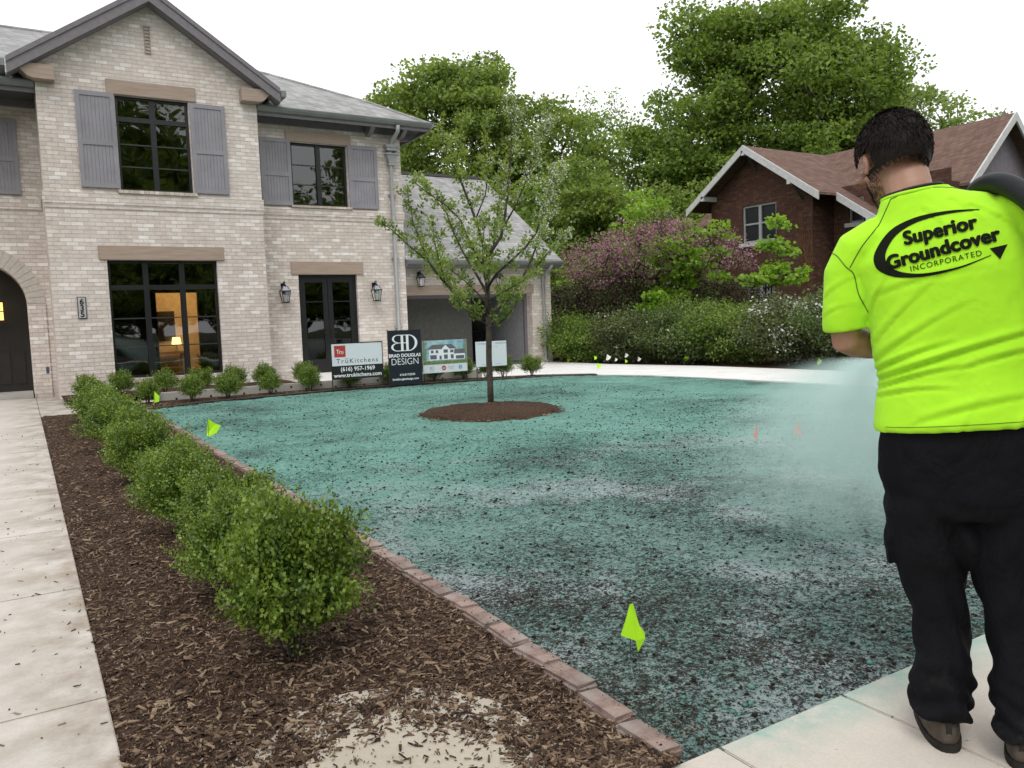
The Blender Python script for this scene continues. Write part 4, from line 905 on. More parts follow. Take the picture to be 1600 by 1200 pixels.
tree('tree', 46.5, 29.5, [(0, 0, 11.2, 4.0, 4.0, 3.6), (3.5, -2.4, 10.0, 2.8, 2.8, 2.8), (-1.5, 1, 13.4, 1.9, 1.9, 1.6)], 4, .25, 240, 80, .22, M['leaf_pale'], 'lighter airy green tree right of the tallest maple', 43, group=GB, clr=.9, sparse=.75)
tree('tree', 37.2, 47.3, [(0, 0, 13.0, 3.4, 3.4, 4.4), (-2.2, 1.6, 10, 2.4, 2.4, 3), (2.2, -1.6, 10.0, 2.4, 2.4, 3.2)], 4, .22, 210, 46, .19, M['leaf_pale'], 'thin pale spring tree showing sky between the two big maples', 44, group=GB, clr=.85, flatk=.8, sparse=.8)
tree('tree', 24.0, 28.6, [(0, 0, 4.8, 3.0, 3.0, 2.8), (2.0, -1.6, 4.4, 2.4, 2.4, 2.6), (-1.6, 1.4, 6.6, 2.0, 2.0, 2.0), (-1.5, .8, 3.4, 2.4, 2.4, 2.2)], 2, .18, 330, 95, .17, M['leaf_maple2'], 'mid height green tree between the garage and the pink redbud', 45, group=GB, clr=.7)
tree('tree', 27.5, 25.6, [(0, 0, 5.8, 2.2, 2.2, 2.3), (1.6, -1.2, 5.2, 1.6, 1.6, 1.7), (-1.2, .9, 4.8, 2.0, 2.0, 1.8)], 2, .15, 170, 85, .17, M['leaf_maple2'], 'small green tree close behind the brick gable on its left', 46, group=GB, clr=.7)
tree('tree', 19.0, 33.0, [(0, 0, 4.4, 3.4, 3.4, 3.4), (-3, 1.6, 4.2, 2.6, 2.6, 2.6)], 1.6, .2, 260, 90, .19, M['leaf_maple'], 'dark low tree directly behind the garage end', 47, group=GB, clr=.8)
low = tree('tree', 24.5, 34.0, [(0, 0, 3.2, 3.6, 3.6, 3.0), (2.6, -1.8, 3.0, 3., 3., 2.7)], 1.0, .16, 300, 95, .19, M['leaf_maple'], 'low leafy tree filling the gap far behind the redbud', 53, group=GB, clr=.8)
for k, (x, y, lb) in enumerate(((17.5, 28.5, 'low leafy tree close behind the right end of the garage'), (31.5, 33.0, 'low leafy tree hidden behind the brown brick house'), (21.0, 24.6, 'low leafy tree between redbud and brown brick house'))):
    c = copy_thing(low); c.location = (x, y, 0); c.rotation_euler = (0, 0, k*2+1); c.scale = (.75, .75, .75); c['label'] = lb
tree('redbud_tree', 16.6, 19.0, [(0, 0, 3.25, 1.9, 1.9, .95), (-1.3, .9, 2.9, 1.2, 1.2, .8), (1.5, -1.1, 3.0, 1.4, 1.4, .85), (.3, -.2, 3.8, 1.2, 1.2, .5)], 1.3, .11, 330, 75, .062, M['pink'], 'redbud tree with a wide crown of pink purple blossom', 48, clr=.42, flatk=.6, extra=(M['leaf_pale'], lambda p, g_: g_.random(len(p)) < .24), trunks=3, sparse=.6)
tree('plum_bush', 16.3, 20.3, [(0, 0, 1.7, 1.5, 1.5, 1.15), (1.9, -1.2, 1.6, 1.3, 1.3, 1.0), (-1.2, 1.0, 1.5, 1.1, 1.1, 1.0), (3.2, -2.3, 1.5, 1.1, 1.1, .9)], .5, .07, 260, 90, .07, M['plum'], 'dark purple leaved shrub under the pink redbud', 49, cat='shrub', clr=.45, trunks=3, extra=(M['leaf_hedge'], lambda p, g_: g_.random(len(p)) < .3))
tree('maple_sapling', 16.9, 18.2, [(0, 0, 3.6, .95, .95, 1.2), (.5, -.4, 2.7, 1.0, 1.0, .8), (-.6, .5, 4.3, .7, .7, .7), (-.2, .2, 2.0, .6, .6, .5), (.9, -.7, 3.5, .6, .6, .5)], 1.2, .04, 70, 52, .135, M['leaf_bright'], 'slim young maple with bright yellow green leaves left of the brick gable', 50, group='bright young maples by the hedge', clr=.34, flatk=.35)
tree('maple_sapling', 17.6, 14.9, [(0, 0, 2.9, .38, .38, .5), (0.0, 0, 3.6, .22, .22, .3), (.25, -.2, 2.3, .6, .6, .3), (-.3, .25, 2.2, .5, .5, .25)], .8, .03, 32, 36, .13, M['leaf_bright'], 'thin young maple with bright leaves in front of the brick gable windows', 51, group='bright young maples by the hedge', clr=.28, flatk=.35)
tree('maple_sapling', 15.6, 17.6, [(0, 0, 1.5, .5, .5, .6)], .5, .02, 26, 40, .11, M['leaf_bright'], 'small bright sapling poking out of the hedge near the redbud', 52, group='bright young maples by the hedge', clr=.26)
# hedge beside the driveway
hed = [(15.3, 21.0, 1.3, 1.1, 'dark low hedge shrub beside the right end of the garage'), (14.2, 18.9, 1.15, 1.35, 'hedge shrub next to the garage end, with plain dull leaves'), (14.75, 17.3, 1.2, 1.45, 'hedge shrub behind the small white marker flags'), (15.2, 15.8, 1.25, 1.45, 'hedge shrub right of the white marker flags, with a few white flowers'), (15.7, 14.3, 1.3, 1.5, 'rounded hedge shrub behind the lone green flag in the middle'),
       (15.9, 12.7, 1.35, 1.65, 'hedge shrub covered with many white flowers on its right side'), (15.9, 11.0, 1.3, 1.95, 'tall hedge shrub just left of the man in the bright shirt'), (16.1, 9.3, 1.3, 2.1, 'hedge shrub hidden partly behind the left sleeve of the man'), (16.2, 7.6, 1.3, 2.1, 'hedge shrub behind the man in the bright shirt'), (16.3, 5.8, 1.3, 2.0, 'last hedge shrub beyond the man towards the street'), (16.8, 16.6, 1.4, 1.75, 'taller shrub of the second hedge row under the bright young maple'), (17.6, 13.0, 1.4, 1.75, 'taller shrub of the second hedge row under the low brick house window'), (17.8, 10.3, 1.5, 2.2, 'tall shrub of the second hedge row near the small upper window')]
for k, (x, y, r_, h_, lb) in enumerate(hed):
    fl = .0 if k in (0, 1) else (.10 if k in (5, 6) else .010)
    tree('hedge_shrub', x, y, [(0, 0, h_*.50, r_, r_, h_*.44), (.5, -.5, h_*.34, r_*.8, r_*.8, h_*.34), (-.45, .4, h_*.62, r_*.7, r_*.7, h_*.36)], h_*.16, .05, 190, 85, .062, [M['leaf_hedge'], M['hedge_b'], M['leaf_maple']][(k*5) % 3], lb, 60+k, cat='shrub', group='shrubs of the hedge beside the driveway', clr=.34, flatk=.8, trunks=4, limb_frac=.5, extra=(M['petal'], (lambda f: lambda p, g_: (g_.random(len(p)) < f*3)*(np.sin(p[:, 0]*5+1)*np.sin(p[:, 1]*4)*np.sin(p[:, 2]*4+2) > .12))(fl)), shell=.75)
# trees across the street (they show in the window glass)
proto = tree('street_tree', -8, -22, [(0, 0, 9, 5, 5, 4.5), (-3, 1, 7, 3.5, 3.5, 3), (3, -1, 7.5, 3.5, 3.5, 3), (0, 0, 13, 3, 3, 2.4), (0, 0, 5, 4, 4, 2.4)], 2.4, .35, 380, 60, .36, M['leaf_maple'], 'large leafy street tree seen as a dark reflection in the window glass', 90, group='trees across the street', clr=1.2)
for k, (x, y, s_, a) in enumerate([(-4, -14, .45, .3), (4, -13.5, .42, 1.3), (11, -14, .45, 2.9), (14.5, -13.6, .42, 4.), (20, -14, .45, 5.5), (27, -14, .44, 1.9), (34, -14, .45, 4.9), (8, -17, .62, 5.1), (17, -16, .6, 2.2), (24, -17, .65, .8), (31, -17, .6, 3.3), (0, -17, .6, 4.3), (4, -25, 1.1, 1), (15, -20, .9, 2), (27, -24, 1.15, 3), (-20, -24, 1.1, 4), (40, -20, 1., 5), (9, -38, 1.4, 2.4), (-10, -40, 1.4, .4)]):
    c = copy_thing(proto); c.location = (x, y, 0); c.rotation_euler = (0, 0, a); c.scale = (s_, s_, s_)
# far trees that close the horizon
for k, (x, y, s_, a) in enumerate([(60, 22, 1., 1), (34, 60, 1., 2), (-6, 52, 1.2, 3), (8, 56, 1.0, .5)]):
    c = copy_thing(proto); c.location = (x, y, 0); c.rotation_euler = (0, 0, a); c.scale = (s_, s_, s_*.8); c['label'] = 'distant dark tree standing far behind the houses'; c['group'] = 'distant trees'

# ------------------------------------------------------------------ young crabapple in the lawn
TR = empty('crabapple_tree', (6.02, 10.55, 0), 0, 'young flowering crabapple with thin trunk in a round mulch ring on the lawn', 'tree')
rx, dpv = Vector((.855, -.519, 0)), Vector((.519, .855, 0)); PXM = 1252/12.21
def T_(px, py, dep=0.):
    lean = (635-py)*math.tan(R(0))
    return rx*((px-768)/PXM*(1+dep/12.2) + (py-635)*-.035/PXM)+dpv*dep+Vector((0, 0, (637-py)/PXM*(1+dep/12.2)*1.0))
g_ = random.Random(5)
limbs = []   # (points px, py, depth ; start radius, end radius)
def limb(pts, r0, r1): limbs.append(([T_(*p) for p in pts], r0, r1)); return limbs[-1]
limb([(768, 640, 0), (767, 600, 0), (765, 560, .01), (765, 520, 0), (764, 490, 0)], .050, .043)
limb([(764, 495, 0), (763, 450, .03), (763, 425, .05), (764, 402, .05)], .044, .03)
limb([(764, 402, .05), (752, 370, 0), (742, 335, -.1), (725, 290, -.15), (712, 262, -.2), (700, 235, -.25), (690, 200, -.3)], .026, .006)
limb([(764, 402, .05), (784, 374, .15), (790, 345, .2), (794, 300, .3), (798, 262, .35), (800, 215, .4), (795, 170, .4)], .028, .006)
limb([(763, 490, 0), (740, 478, -.2), (712, 452, -.35), (690, 425, -.45), (672, 400, -.5), (640, 372, -.55), (618, 350, -.6), (600, 335, -.6)], .028, .004)
limb([(674, 402, -.5), (662, 375, -.4), (650, 345, -.35), (646, 318, -.3), (640, 292, -.3)], .012, .004)
limb([(700, 440, -.4), (690, 400, -.6), (683, 370, -.7), (680, 335, -.8)], .012, .004)
limb([(763, 460, .02), (745, 430, .2), (725, 398, .35), (712, 372, .45), (700, 340, .5), (680, 315, .6), (660, 290, .65)], .022, .004)
limb([(763, 425, .05), (748, 400, -.2), (735, 372, -.3), (722, 340, -.4), (702, 318, -.5), (668, 292, -.55), (648, 275, -.6)], .02, .004)
limb([(764, 492, 0), (780, 482, .2), (797, 470, .3), (812, 450, .4), (838, 425, .5), (858, 402, .5), (885, 378, .5)], .028, .004)
limb([(812, 450, .4), (830, 415, .6), (842, 385, .7), (858, 350, .7), (866, 310, .7), (872, 280, .6)], .018, .004)
limb([(766, 512, 0), (778, 505, -.2), (792, 493, -.35), (806, 474, -.5), (812, 455, -.55)], .015, .003)
limb([(764, 508, 0), (755, 500, -.15), (738, 492, -.25), (730, 478, -.3), (712, 462, -.35)], .013, .003)
limb([(763, 450, 0), (778, 425, -.3), (800, 405, -.45), (822, 385, -.5), (838, 365, -.5), (850, 330, -.55), (862, 290, -.6), (880, 262, -.6)], .022, .004)
limb([(788, 360, .18), (808, 325, .1), (822, 290, 0), (832, 255, 0), (846, 225, 0), (860, 200, 0)], .015, .004)
limb([(745, 345, -.05), (760, 310, .1), (766, 270, .2), (764, 230, .3), (770, 190, .3)], .013, .004)
limb([(728, 298, -.15), (716, 262, .0), (722, 225, .1), (728, 190, .1)], .010, .003)
limb([(764, 440, 0), (770, 405, .5), (775, 365, .8), (782, 320, .9), (785, 275, .9)], .016, .004)
limb([(763, 455, 0), (758, 420, -.5), (757, 375, -.8), (762, 330, -.95)], .014, .004)
limb([(764, 470, 0), (790, 450, -.6), (815, 432, -.9), (842, 415, -1.)], .014, .004)
limb([(763, 475, 0), (735, 450, .5), (700, 425, .8), (668, 405, 1.)], .014, .004)
limb([(764, 430, 0), (745, 405, .7), (722, 380, .9)], .012, .004)
w = MB(); tw = []
for P, r0, r1 in limbs:
    n = len(P); w.tube(P, [r0+(r1-r0)*k/(n-1) for k in range(n)], 8 if r0 > .02 else 6, cap=True)
    if r0 > .04: continue
    for k in range(n-1):
        a, b = P[k], P[k+1]; L = (b-a).length
        for q in range(int(L/.075)+1):
            t = (q+g_.random())/(int(L/.075)+1); p = a.lerp(b, t)
            frac = (k+t)/(n-1)
            if frac < .18 and r0 > .012: continue
            d = Vector((g_.gauss(0, 1), g_.gauss(0, 1), g_.gauss(.45, .8))).normalized(); ll = g_.uniform(.03, .22)*(1.25-.5*frac)
            e = p+d*ll; tw.append((p, e, frac))
for p, e, fr_ in tw: w.tube([p, (p+e)/2+Vector((0, 0, .006)), e], [.0045, .0035, .002], 4, cap=False)
w.build('trunk', M['bark'], TR, smooth=True, recalc=False)
gg = np.random.default_rng(77); cs = []
for p, e, fr_ in tw:
    m = 2 if (e-p).length > .1 else 1
    cs.append(tuple(e)); 
    if m > 1: cs.append(tuple(p.lerp(e, .5)))
for P, r0, r1 in limbs[1:]: cs.append(tuple(P[-1])); cs.append(tuple(P[-1].lerp(P[-2], .3)))
cs = np.array(cs); nl = 17; idx = np.repeat(np.arange(len(cs)), nl); n = len(idx)
off = gg.normal(0, .030, (n, 3)); pts = cs[idx]+off*.7; dr = unit(unit(off)+gg.normal(0, .4, (n, 3))+np.array([0, 0, .25]))
V, F = leaf_quads(pts, dr, .056*gg.uniform(.55, 1.25, n), gg, .6)
np_mesh('crown', V, F, M['leaf_crab'], TR)
xr = cs @ np.array([.855, -.519, 0]); pr_ = np.clip((xr-.1)/.9, .02, 1)*np.clip((cs[:, 2]-1.9)/.9, 0, 1); hit = gg.random(len(cs)) < pr_*1.1+.04
hit &= cs[:, 2] > 1.5
bc = cs[hit]; idx = np.repeat(np.arange(len(bc)), 18); n = len(idx); off = gg.normal(0, .034, (n, 3)); V, F = leaf_quads(bc[idx]+off, unit(off+gg.normal(0, .02, (n, 3))), .028*gg.uniform(.7, 1.2, n), gg, .9)
np_mesh('blossom', V, F, M['petal'], TR)
# mulch ring
w = MB(); N_ = 48; rings = [(1.02, -.01), (.98, .035), (.75, .075), (.4, .11), (.1, .13)]
V = []; F = []
for k, (r_, z_) in enumerate(rings):
    for j in range(N_):
        a = 2*math.pi*j/N_; q = r_*(1+.05*math.sin(3*a+1)+.03*math.sin(7*a)); V.append((q*math.cos(a)*1.0, q*math.sin(a)*.98, z_+rnd.uniform(-.012, .012)))
for k in range(len(rings)-1):
    for j in range(N_): F.append((k*N_+j, k*N_+(j+1) % N_, (k+1)*N_+(j+1) % N_, (k+1)*N_+j))
F.append(tuple((len(rings)-1)*N_+j for j in range(N_)))
me = bpy.data.meshes.new('mulch_ring'); me.from_pydata(V, [], F); o = link_mesh('mulch_ring', me, M['mulch'], smooth=True, loc=(5.72, 10.0, .01)); tag(o, kind='structure')
scatter_chips('ring_chips', 4200, (4.65, 6.8), lambda r: 8.95+2.1*r, lambda x, y: .02+.12*np.clip(1-((x-5.72)**2+(y-10.)**2)**.5, 0, 1), .02, .07, M['chips'], poly=[(5.72+1.08*math.cos(a*.2618), 10.+1.06*math.sin(a*.2618)) for a in range(24)], seed=9)

# ------------------------------------------------------------------ marker flags
M['flag_green'] = plain('fluorescent_yellow_green_flag', (.50, .95, .02), .5, var=.05, bump=.05); M['flag_white'] = plain('white_flag_plastic', (.85, .85, .85), .5, var=.03); M['flag_red'] = plain('red_flag_plastic', (.75, .10, .06), .5, var=.05); M['wire'] = plain('grey_wire', (.12, .12, .11), .4, .6)
def flag(x, y, h, rz, shape, mat, label, group, sc=1., tilt=0.):
    r_ = empty('marker_flag', (x, y, 0), rz, label, 'flag', group); r_.rotation_euler = (0, tilt, rz)
    MB().tube([(0, 0, -.05), (0, 0, h)], .0016 if sc < 1.5 else .0022, 5).build('wire_stake', M['wire'], r_)
    bm = bmesh.new()
    V_ = [bm.verts.new((px_*sc, py_*sc, h+pz_*sc)) for px_, py_, pz_ in shape[0]]
    for f in shape[1]: bm.faces.new([V_[i] for i in f])
    me = bpy.data.meshes.new('flag_sheet'); bm.to_mesh(me); bm.free(); link_mesh('flag_sheet', me, mat, r_)
    return r_
tri = ([(0, 0, 0), (.048, .01, -.035), (.075, .02, -.045), (.05, .01, -.09), (0, .0, -.115), (-.02, .012, -.10)], [(0, 1, 5), (1, 2, 3), (1, 3, 4, 5)])
lone = ([(.0, -.004, .0), (.008, -.004, .002), (.024, .006, -.058), (.036, .008, -.075), (.038, .01, -.092), (.018, .0, -.122), (.012, -.006, -.09), (-.026, -.02, -.070), (-.012, -.012, -.035)], [(0, 1, 2, 6), (2, 3, 4, 6), (4, 5, 6), (0, 6, 7, 8)])
small = ([(0, 0, 0), (.065, .015, -.035), (.055, .02, -.085), (0, 0, -.10)], [(0, 1, 2, 3)])
GF = 'yellow green marker flags'
flag(1.93, 2.36, .235, R(-31), lone, M['flag_green'], 'nearest yellow green flag, crumpled, on the lawn in the foreground', GF, 1.6)
flag(1.80, 9.9, .30, R(-40), tri, M['flag_green'], 'large yellow green flag with a small hole by the brick edging', GF, 1.9)
flag(1.92, 15.3, .30, R(-20), ([(0, 0, 0), (.05, .01, -.06), (.04, .01, -.12), (-.01, 0, -.13)], [(0, 1, 2, 3)]), M['flag_green'], 'green flag in front of the leftmost front boxwood', GF, 1.6)
for x, y, h, m_, lb, sc in ((13.25, 17.45, .26, 'flag_green', 'thin green flag leftmost of the group by the hedge', 1.1), (12.25, 16.0, .17, 'flag_green', 'pale green flag on the driveway edge in front of the white flags', 1.3), (13.75, 16.75, .15, 'flag_green', 'narrow green flag between the white flags', .9), (14.62, 15.4, .26, 'flag_green', 'lone green flag before the hedge in the middle of the driveway edge', 1.5), (15.0, 11.6, .24, 'flag_green', 'green flag by the hedge just left of the man', 1.3), (13.6, 19.2, .16, 'flag_green', 'small green flag at the foot of the garage corner', 1.3)):
    flag(x, y, h, R(-35+30*math.sin(x*9)), tri if sc > 1.2 else small, M[m_], lb, GF, sc)
for x, y, h, lb, sc in ((13.45, 17.15, .30, 'largest white flag on the left of the white group', 1.5), (13.62, 17.0, .20, 'small white flag beside the largest one', .9), (13.85, 16.85, .32, 'white flag standing highest in the group by the hedge', 1.15), (13.95, 16.45, .22, 'rightmost white flag of the group by the hedge', 1.1)):
    flag(x, y, h, R(-50+25*math.sin(x*7)), tri, M['flag_white'], lb, 'white marker flags by the hedge', sc)
fr = ([(0, 0, 0), (-.045, .02, -.085), (-.02, .01, -.115), (.03, -.01, -.135), (.012, 0, -.08)], [(0, 1, 2, 3, 4)])
flag(6.23, 5.55, .22, R(-10), ([(0, 0, 0), (.008, 0, -.07), (0.004, 0, -.13), (-.024, .02, -.115)], [(0, 1, 2, 3)]), M['flag_red'], 'left red flag in the spray mist, seen edge on', 'red marker flags in the spray', 1.25)
flag(6.5, 5.25, .24, R(-20), fr, M['flag_red'], 'right red flag in the spray mist, wider and folded', 'red marker flags in the spray', 1.2)

# ------------------------------------------------------------------ neighbouring brown brick house
NO = (26, 18, 0)
NH = empty('brick_house', NO, 0, 'brown brick neighbour house with white edged gable and brown shingle roof', 'house')
def npart(name, mb, mat, parent=None, **kw):
    mb.off = NO; o = mb.build(name, mat, parent or NH, **kw); return split_loose(o) if name in SPLIT else o
def wall_x(mb, y0, y1, z0, z1, x, holes=(), thick=.2):
    ys = sorted({y0, y1, *[h[0] for h in holes], *[h[1] for h in holes]}); zs = sorted({z0, z1, *[h[2] for h in holes], *[h[3] for h in holes]})
    for a, b in zip(ys[:-1], ys[1:]):
        for c, d in zip(zs[:-1], zs[1:]):
            my, mz = (a+b)/2, (c+d)/2
            if any(h[0] < my < h[1] and h[2] < mz < h[3] for h in holes): continue
            mb.face([(x, a, c), (x, a, d), (x, b, d), (x, b, c)])
    for a, b, c, d in holes:
        mb.face([(x, a, c), (x+thick, a, c), (x+thick, a, d), (x, a, d)]); mb.face([(x, b, c), (x, b, d), (x+thick, b, d), (x+thick, b, c)]); mb.face([(x, a, c), (x, b, c), (x+thick, b, c), (x+thick, a, c)]); mb.face([(x, a, d), (x+thick, a, d), (x+thick, b, d), (x, b, d)])
AY, AZ2, ns = 20.39, 7.17, .66      # apex y, apex z, slope
def nr(y): return AZ2-ns*abs(y-AY)
w = MB(); wall_x(w, 17.98, 22.62, 0, 5.25, 23, [(19.52, 21.07, 3.80, 5.15), (19.62, 20.9, 1.5, 2.55)])
w.face([(23, 17.98, 5.25), (23, 17.98, nr(17.98)-.15), (23, AY, AZ2-.15), (23, 22.62, nr(22.62)-.15), (23, 22.62, 5.25)])
w.face([(23, 17.98, 0), (24.1, 17.98, 0), (24.1, 17.98, nr(17.98)-.15), (23, 17.98, nr(17.98)-.15)]); w.face([(23, 22.62, 0), (23, 22.62, 5.6), (30, 22.62, 5.6), (30, 22.62, 0)])
npart('wall', w, M['red_brick'], recalc=False)
w = MB(); wall_x(w, 13.9, 17.98, 0, 5.4, 24.1, [(16.85, 17.40, 4.15, 5.0)])
w.face([(24.1, 13.9, 0), (31, 13.9, 0), (31, 13.9, 5.), (24.1, 13.9, 5.)]); w.face([(31, 13.9, 0), (31, 25, 0), (31, 25, 5), (31, 13.9, 5)])
npart('wall', w, M['red_brick'], recalc=False)
M['dark_pane'] = darkened_glass(); M['stucco'] = plain('mauve_grey_stucco', (.20, .18, .20), .85)
w = MB(); w.face([(24.3, 13.95, 4.7), (30.2, 13.95, 4.7), (27.1, 13.95, 7.4)]); npart('gable_stucco', w, M['stucco'], recalc=False)
M['nwhite'] = plain('aged_white_paint', (.50, .50, .49), .6)
# gable roof (ridge along x) and cross gable (ridge along y)
w = MB(); xf = 22.35
w.prism([(xf, AY, AZ2), (xf, 23.25, nr(23.25)), (29, 23.25, nr(23.25)), (29, AY, AZ2)], (0, 0, -.08)); w.prism([(xf, 17.25, nr(17.25)), (xf, AY, AZ2), (29, AY, AZ2), (29, 17.25, nr(17.25))], (0, 0, -.08))
w.prism([(23.3, 15.75, nr(15.75)), (23.3, 17.25, nr(17.25)), (29, 17.25, nr(17.25)), (29, 15.75, nr(15.75))], (0, 0, -.08))
npart('gable_roof', w, M['shingle_brown'])
w = MB(); r2z = 7.20; sl2 = .93; w.prism([(26.94, 13.55, r2z), (26.94, 25, r2z), (24.5, 25, r2z-sl2*2.44), (24.5, 13.55, r2z-sl2*2.44)], (0, 0, -.08)); w.prism([(26.94, 13.55, r2z), (29.6, 13.55, r2z-sl2*2.66), (29.6, 25, r2z-sl2*2.66), (26.94, 25, r2z)], (0, 0, -.08)); npart('cross_roof', w, M['shingle_brown'])
def rk(ya, za, yb, zb, x, h=.24): 
    w = MB(); w.prism([(x, ya, za+.02), (x, yb, zb+.02), (x, yb, zb-h), (x, ya, za-h)], (.06, 0, 0)); return w
npart('rake_board', rk(AY, AZ2, 23.27, nr(23.27), xf-.06), M['nwhite']); npart('rake_board', rk(AY, AZ2, 17.23, nr(17.23), xf-.061), M['nwhite']); npart('rake_board', rk(17.25, nr(17.25), 15.73, nr(15.73), 23.24), M['nwhite'])
w = MB(); w.prism([(26.94, 13.49, r2z+.02), (24.46, 13.49, r2z-sl2*2.48+.02), (24.46, 13.49, r2z-sl2*2.48-.26), (26.94, 13.49, r2z-.26)], (0, .06, 0)); npart('rake_board', w, M['nwhite']); w = MB(); w.prism([(26.94, 13.488, r2z+.02), (26.94, 13.488, r2z-.26), (29.64, 13.488, r2z-sl2*2.7-.26), (29.64, 13.488, r2z-sl2*2.7+.02)], (0, .06, 0)); npart('rake_board', w, M['nwhite'])
w = MB()
for y_ in (AY, 18.4, 22.4): w.box(22.29, 23, y_-.07, y_+.07, nr(y_)-.34, nr(y_)-.17)
w.box(23.2, 24.1, 16.0, 16.14, nr(16.07)-.34, nr(16.07)-.17); npart('roof_bracket', w, M['nwhite'])
w = MB(); w.tube([(22.5, AY, AZ2-.3), (23, AY, AZ2-.85)], .05, 4); w.tube([(22.5, 18.4, nr(18.4)-.3), (23, 18.4, nr(18.4)-.8)], .05, 4); npart('roof_strut', w, M['soffit'])
def nwin(y0, y1, z0, z1, x, cols=1, bars=False):
    w = MB(); f = .07; xx = x+.06
    w.box(xx, xx+.08, y0, y0+f, z0, z1); w.box(xx, xx+.08, y1-f, y1, z0, z1); w.box(xx, xx+.08, y0+f, y1-f, z0, z0+f); w.box(xx, xx+.08, y0+f, y1-f, z1-f, z1)
    if cols == 2: w.box(xx-.003, xx+.083, (y0+y1)/2-.06, (y0+y1)/2+.06, z0+.003, z1-.003)
    if bars: [w.box(xx-.02, xx, y0+.1+k*.13, y0+.12+k*.13, z0+.05, z1-.05) for k in range(5)]
    else: w.box(xx+.005, xx+.075, y0+f, y1-f, (z0+z1)/2-.03, (z0+z1)/2+.03)
    o = npart('window', w, M['nwhite2'])
    p = MB(); p.face([(xx+.05, y0+.03, z0+.03), (xx+.05, y1-.03, z0+.03), (xx+.05, y1-.03, z1-.03), (xx+.05, y0+.03, z1-.03)]); npart('pane', p, M['dark_pane'], o, recalc=False)
    s = MB(); s.box(x-.07, x+.06, y0-.12, y1+.12, z0-.14, z0-.002); npart('window_sill', s, M['nwhite'], o)
    r_ = MB()
    for q in ([(x+.25, y0-.4, z0-.4), (x+.25, y1+.4, z0-.4), (x+2.2, y1+.4, z0-.4), (x+2.2, y0-.4, z0-.4)], [(x+2.2, y0-.4, z0-.4), (x+2.2, y1+.4, z0-.4), (x+2.2, y1+.4, z1+.1), (x+2.2, y0-.4, z1+.1)], [(x+.25, y0-.4, z1+.1), (x+2.2, y0-.4, z1+.1), (x+2.2, y1+.4, z1+.1), (x+.25, y1+.4, z1+.1)], [(x+.25, y0-.4, z0-.4), (x+2.2, y0-.4, z0-.4), (x+2.2, y0-.4, z1+.1), (x+.25, y0-.4, z1+.1)], [(x+.25, y1+.4, z0-.4), (x+2.2, y1+.4, z0-.4), (x+2.2, y1+.4, z1+.1), (x+.25, y1+.4, z1+.1)]): r_.face(q)
    npart('room', r_, M['room'], recalc=False)
M['nwhite2'] = plain('dull_white_window_paint', (.34, .34, .35), .6)
nwin(19.52, 21.07, 3.80, 5.15, 23, 2); nwin(19.62, 20.9, 1.5, 2.55, 23, 2, True); nwin(16.85, 17.40, 4.15, 5.0, 24.1)
# dry ivy stems on the corner
w = MB(); r5 = random.Random(3)
for k in range(26):
    p = Vector((22.98, 18.0+r5.uniform(0, .5), r5.uniform(2, 3.5))); pts = [p]
    for j in range(6): p = p+Vector((0, r5.uniform(-.12, .12), r5.uniform(.1, .35))); p.y = max(p.y, 18.); pts.append(Vector(p))
    w.tube(pts, .008, 4, cap=False)
for k in range(26):
    p = Vector((24.08, 16.6+r5.uniform(0, 1.2), r5.uniform(2.5, 3.5))); pts = [p]
    for j in range(5): p = p+Vector((0, r5.uniform(-.1, .1), r5.uniform(.1, .35))); pts.append(Vector(p))
    w.tube(pts, .008, 4, cap=False)
tag(w.build('ivy', plain('dry_ivy_stems', (.16, .085, .045), .9)), 'dry brown ivy stems clinging to the corner of the brown brick house', 'ivy')

# ------------------------------------------------------------------ things in the garage
M['plastic_dark'] = plain('dark_plastic', (.02, .022, .024), .5)
sh = empty('storage_shelf', (12.45, 25.5, 0), 0, 'metal storage shelf with boards at the back of the open garage', 'shelf')
w = MB(); [w.box(a, a+.04, b, b+.04, 0, 1.9) for a in (-.5, .5) for b in (-.2, .2)]; split_loose(w.build('post', M['spout'], sh))
for z in (.3, .9, 1.5, 1.88): MB().box(-.5, .54, -.2, .24, z, z+.03).build('shelf_board', M['beam'], sh)
for k, (x, z, a, b, c_) in enumerate(((-.3, .33, .3, .3, 'beam'), (.2, .33, .35, .25, 'nwhite'), (-.2, .93, .4, .28, 'plastic_dark'), (.25, .93, .25, .2, 'gutter'), (0, 1.53, .5, .25, 'beam'))):
    w = MB(); w.box(12.45+x-a/2, 12.45+x+a/2, 25.35, 25.6, z, z+b); w.box(12.45+x-a/2-.01, 12.45+x+a/2+.01, 25.34, 25.61, z+b-.05, z+b+.01); tag(w.build('storage_box', M[c_], bevel=.008), ['brown carton low on the left of the garage shelf', 'pale box low on the right of the garage shelf', 'black box on the middle garage shelf board', 'grey box on the middle garage shelf board at right', 'wide brown carton topmost on the garage shelf'][k], 'box', 'boxes on the garage shelf')
b_ = empty('trash_bin', (12.75, 23.2, 0), 0, 'black wheeled bin inside the garage by the pale side wall', 'bin')
w = MB(); w.prism([(-.24, -.28, .05), (.24, -.28, .05), (.24, .28, .05), (-.24, .28, .05)], (0, 0, .03)); w.lathe([(.30, .08), (.38, .95)], n=4); w.build('bin_body', M['plastic_dark'], b_); MB().box(-.32, .32, -.34, .34, .95, 1.02).build('lid', M['plastic_dark'], b_, bevel=.02); [MB().tube([(a, .30, .1), (a+.05, .30, .1)], .1, 12).build('wheel', M['black'], b_) for a in (-.28, .23)]
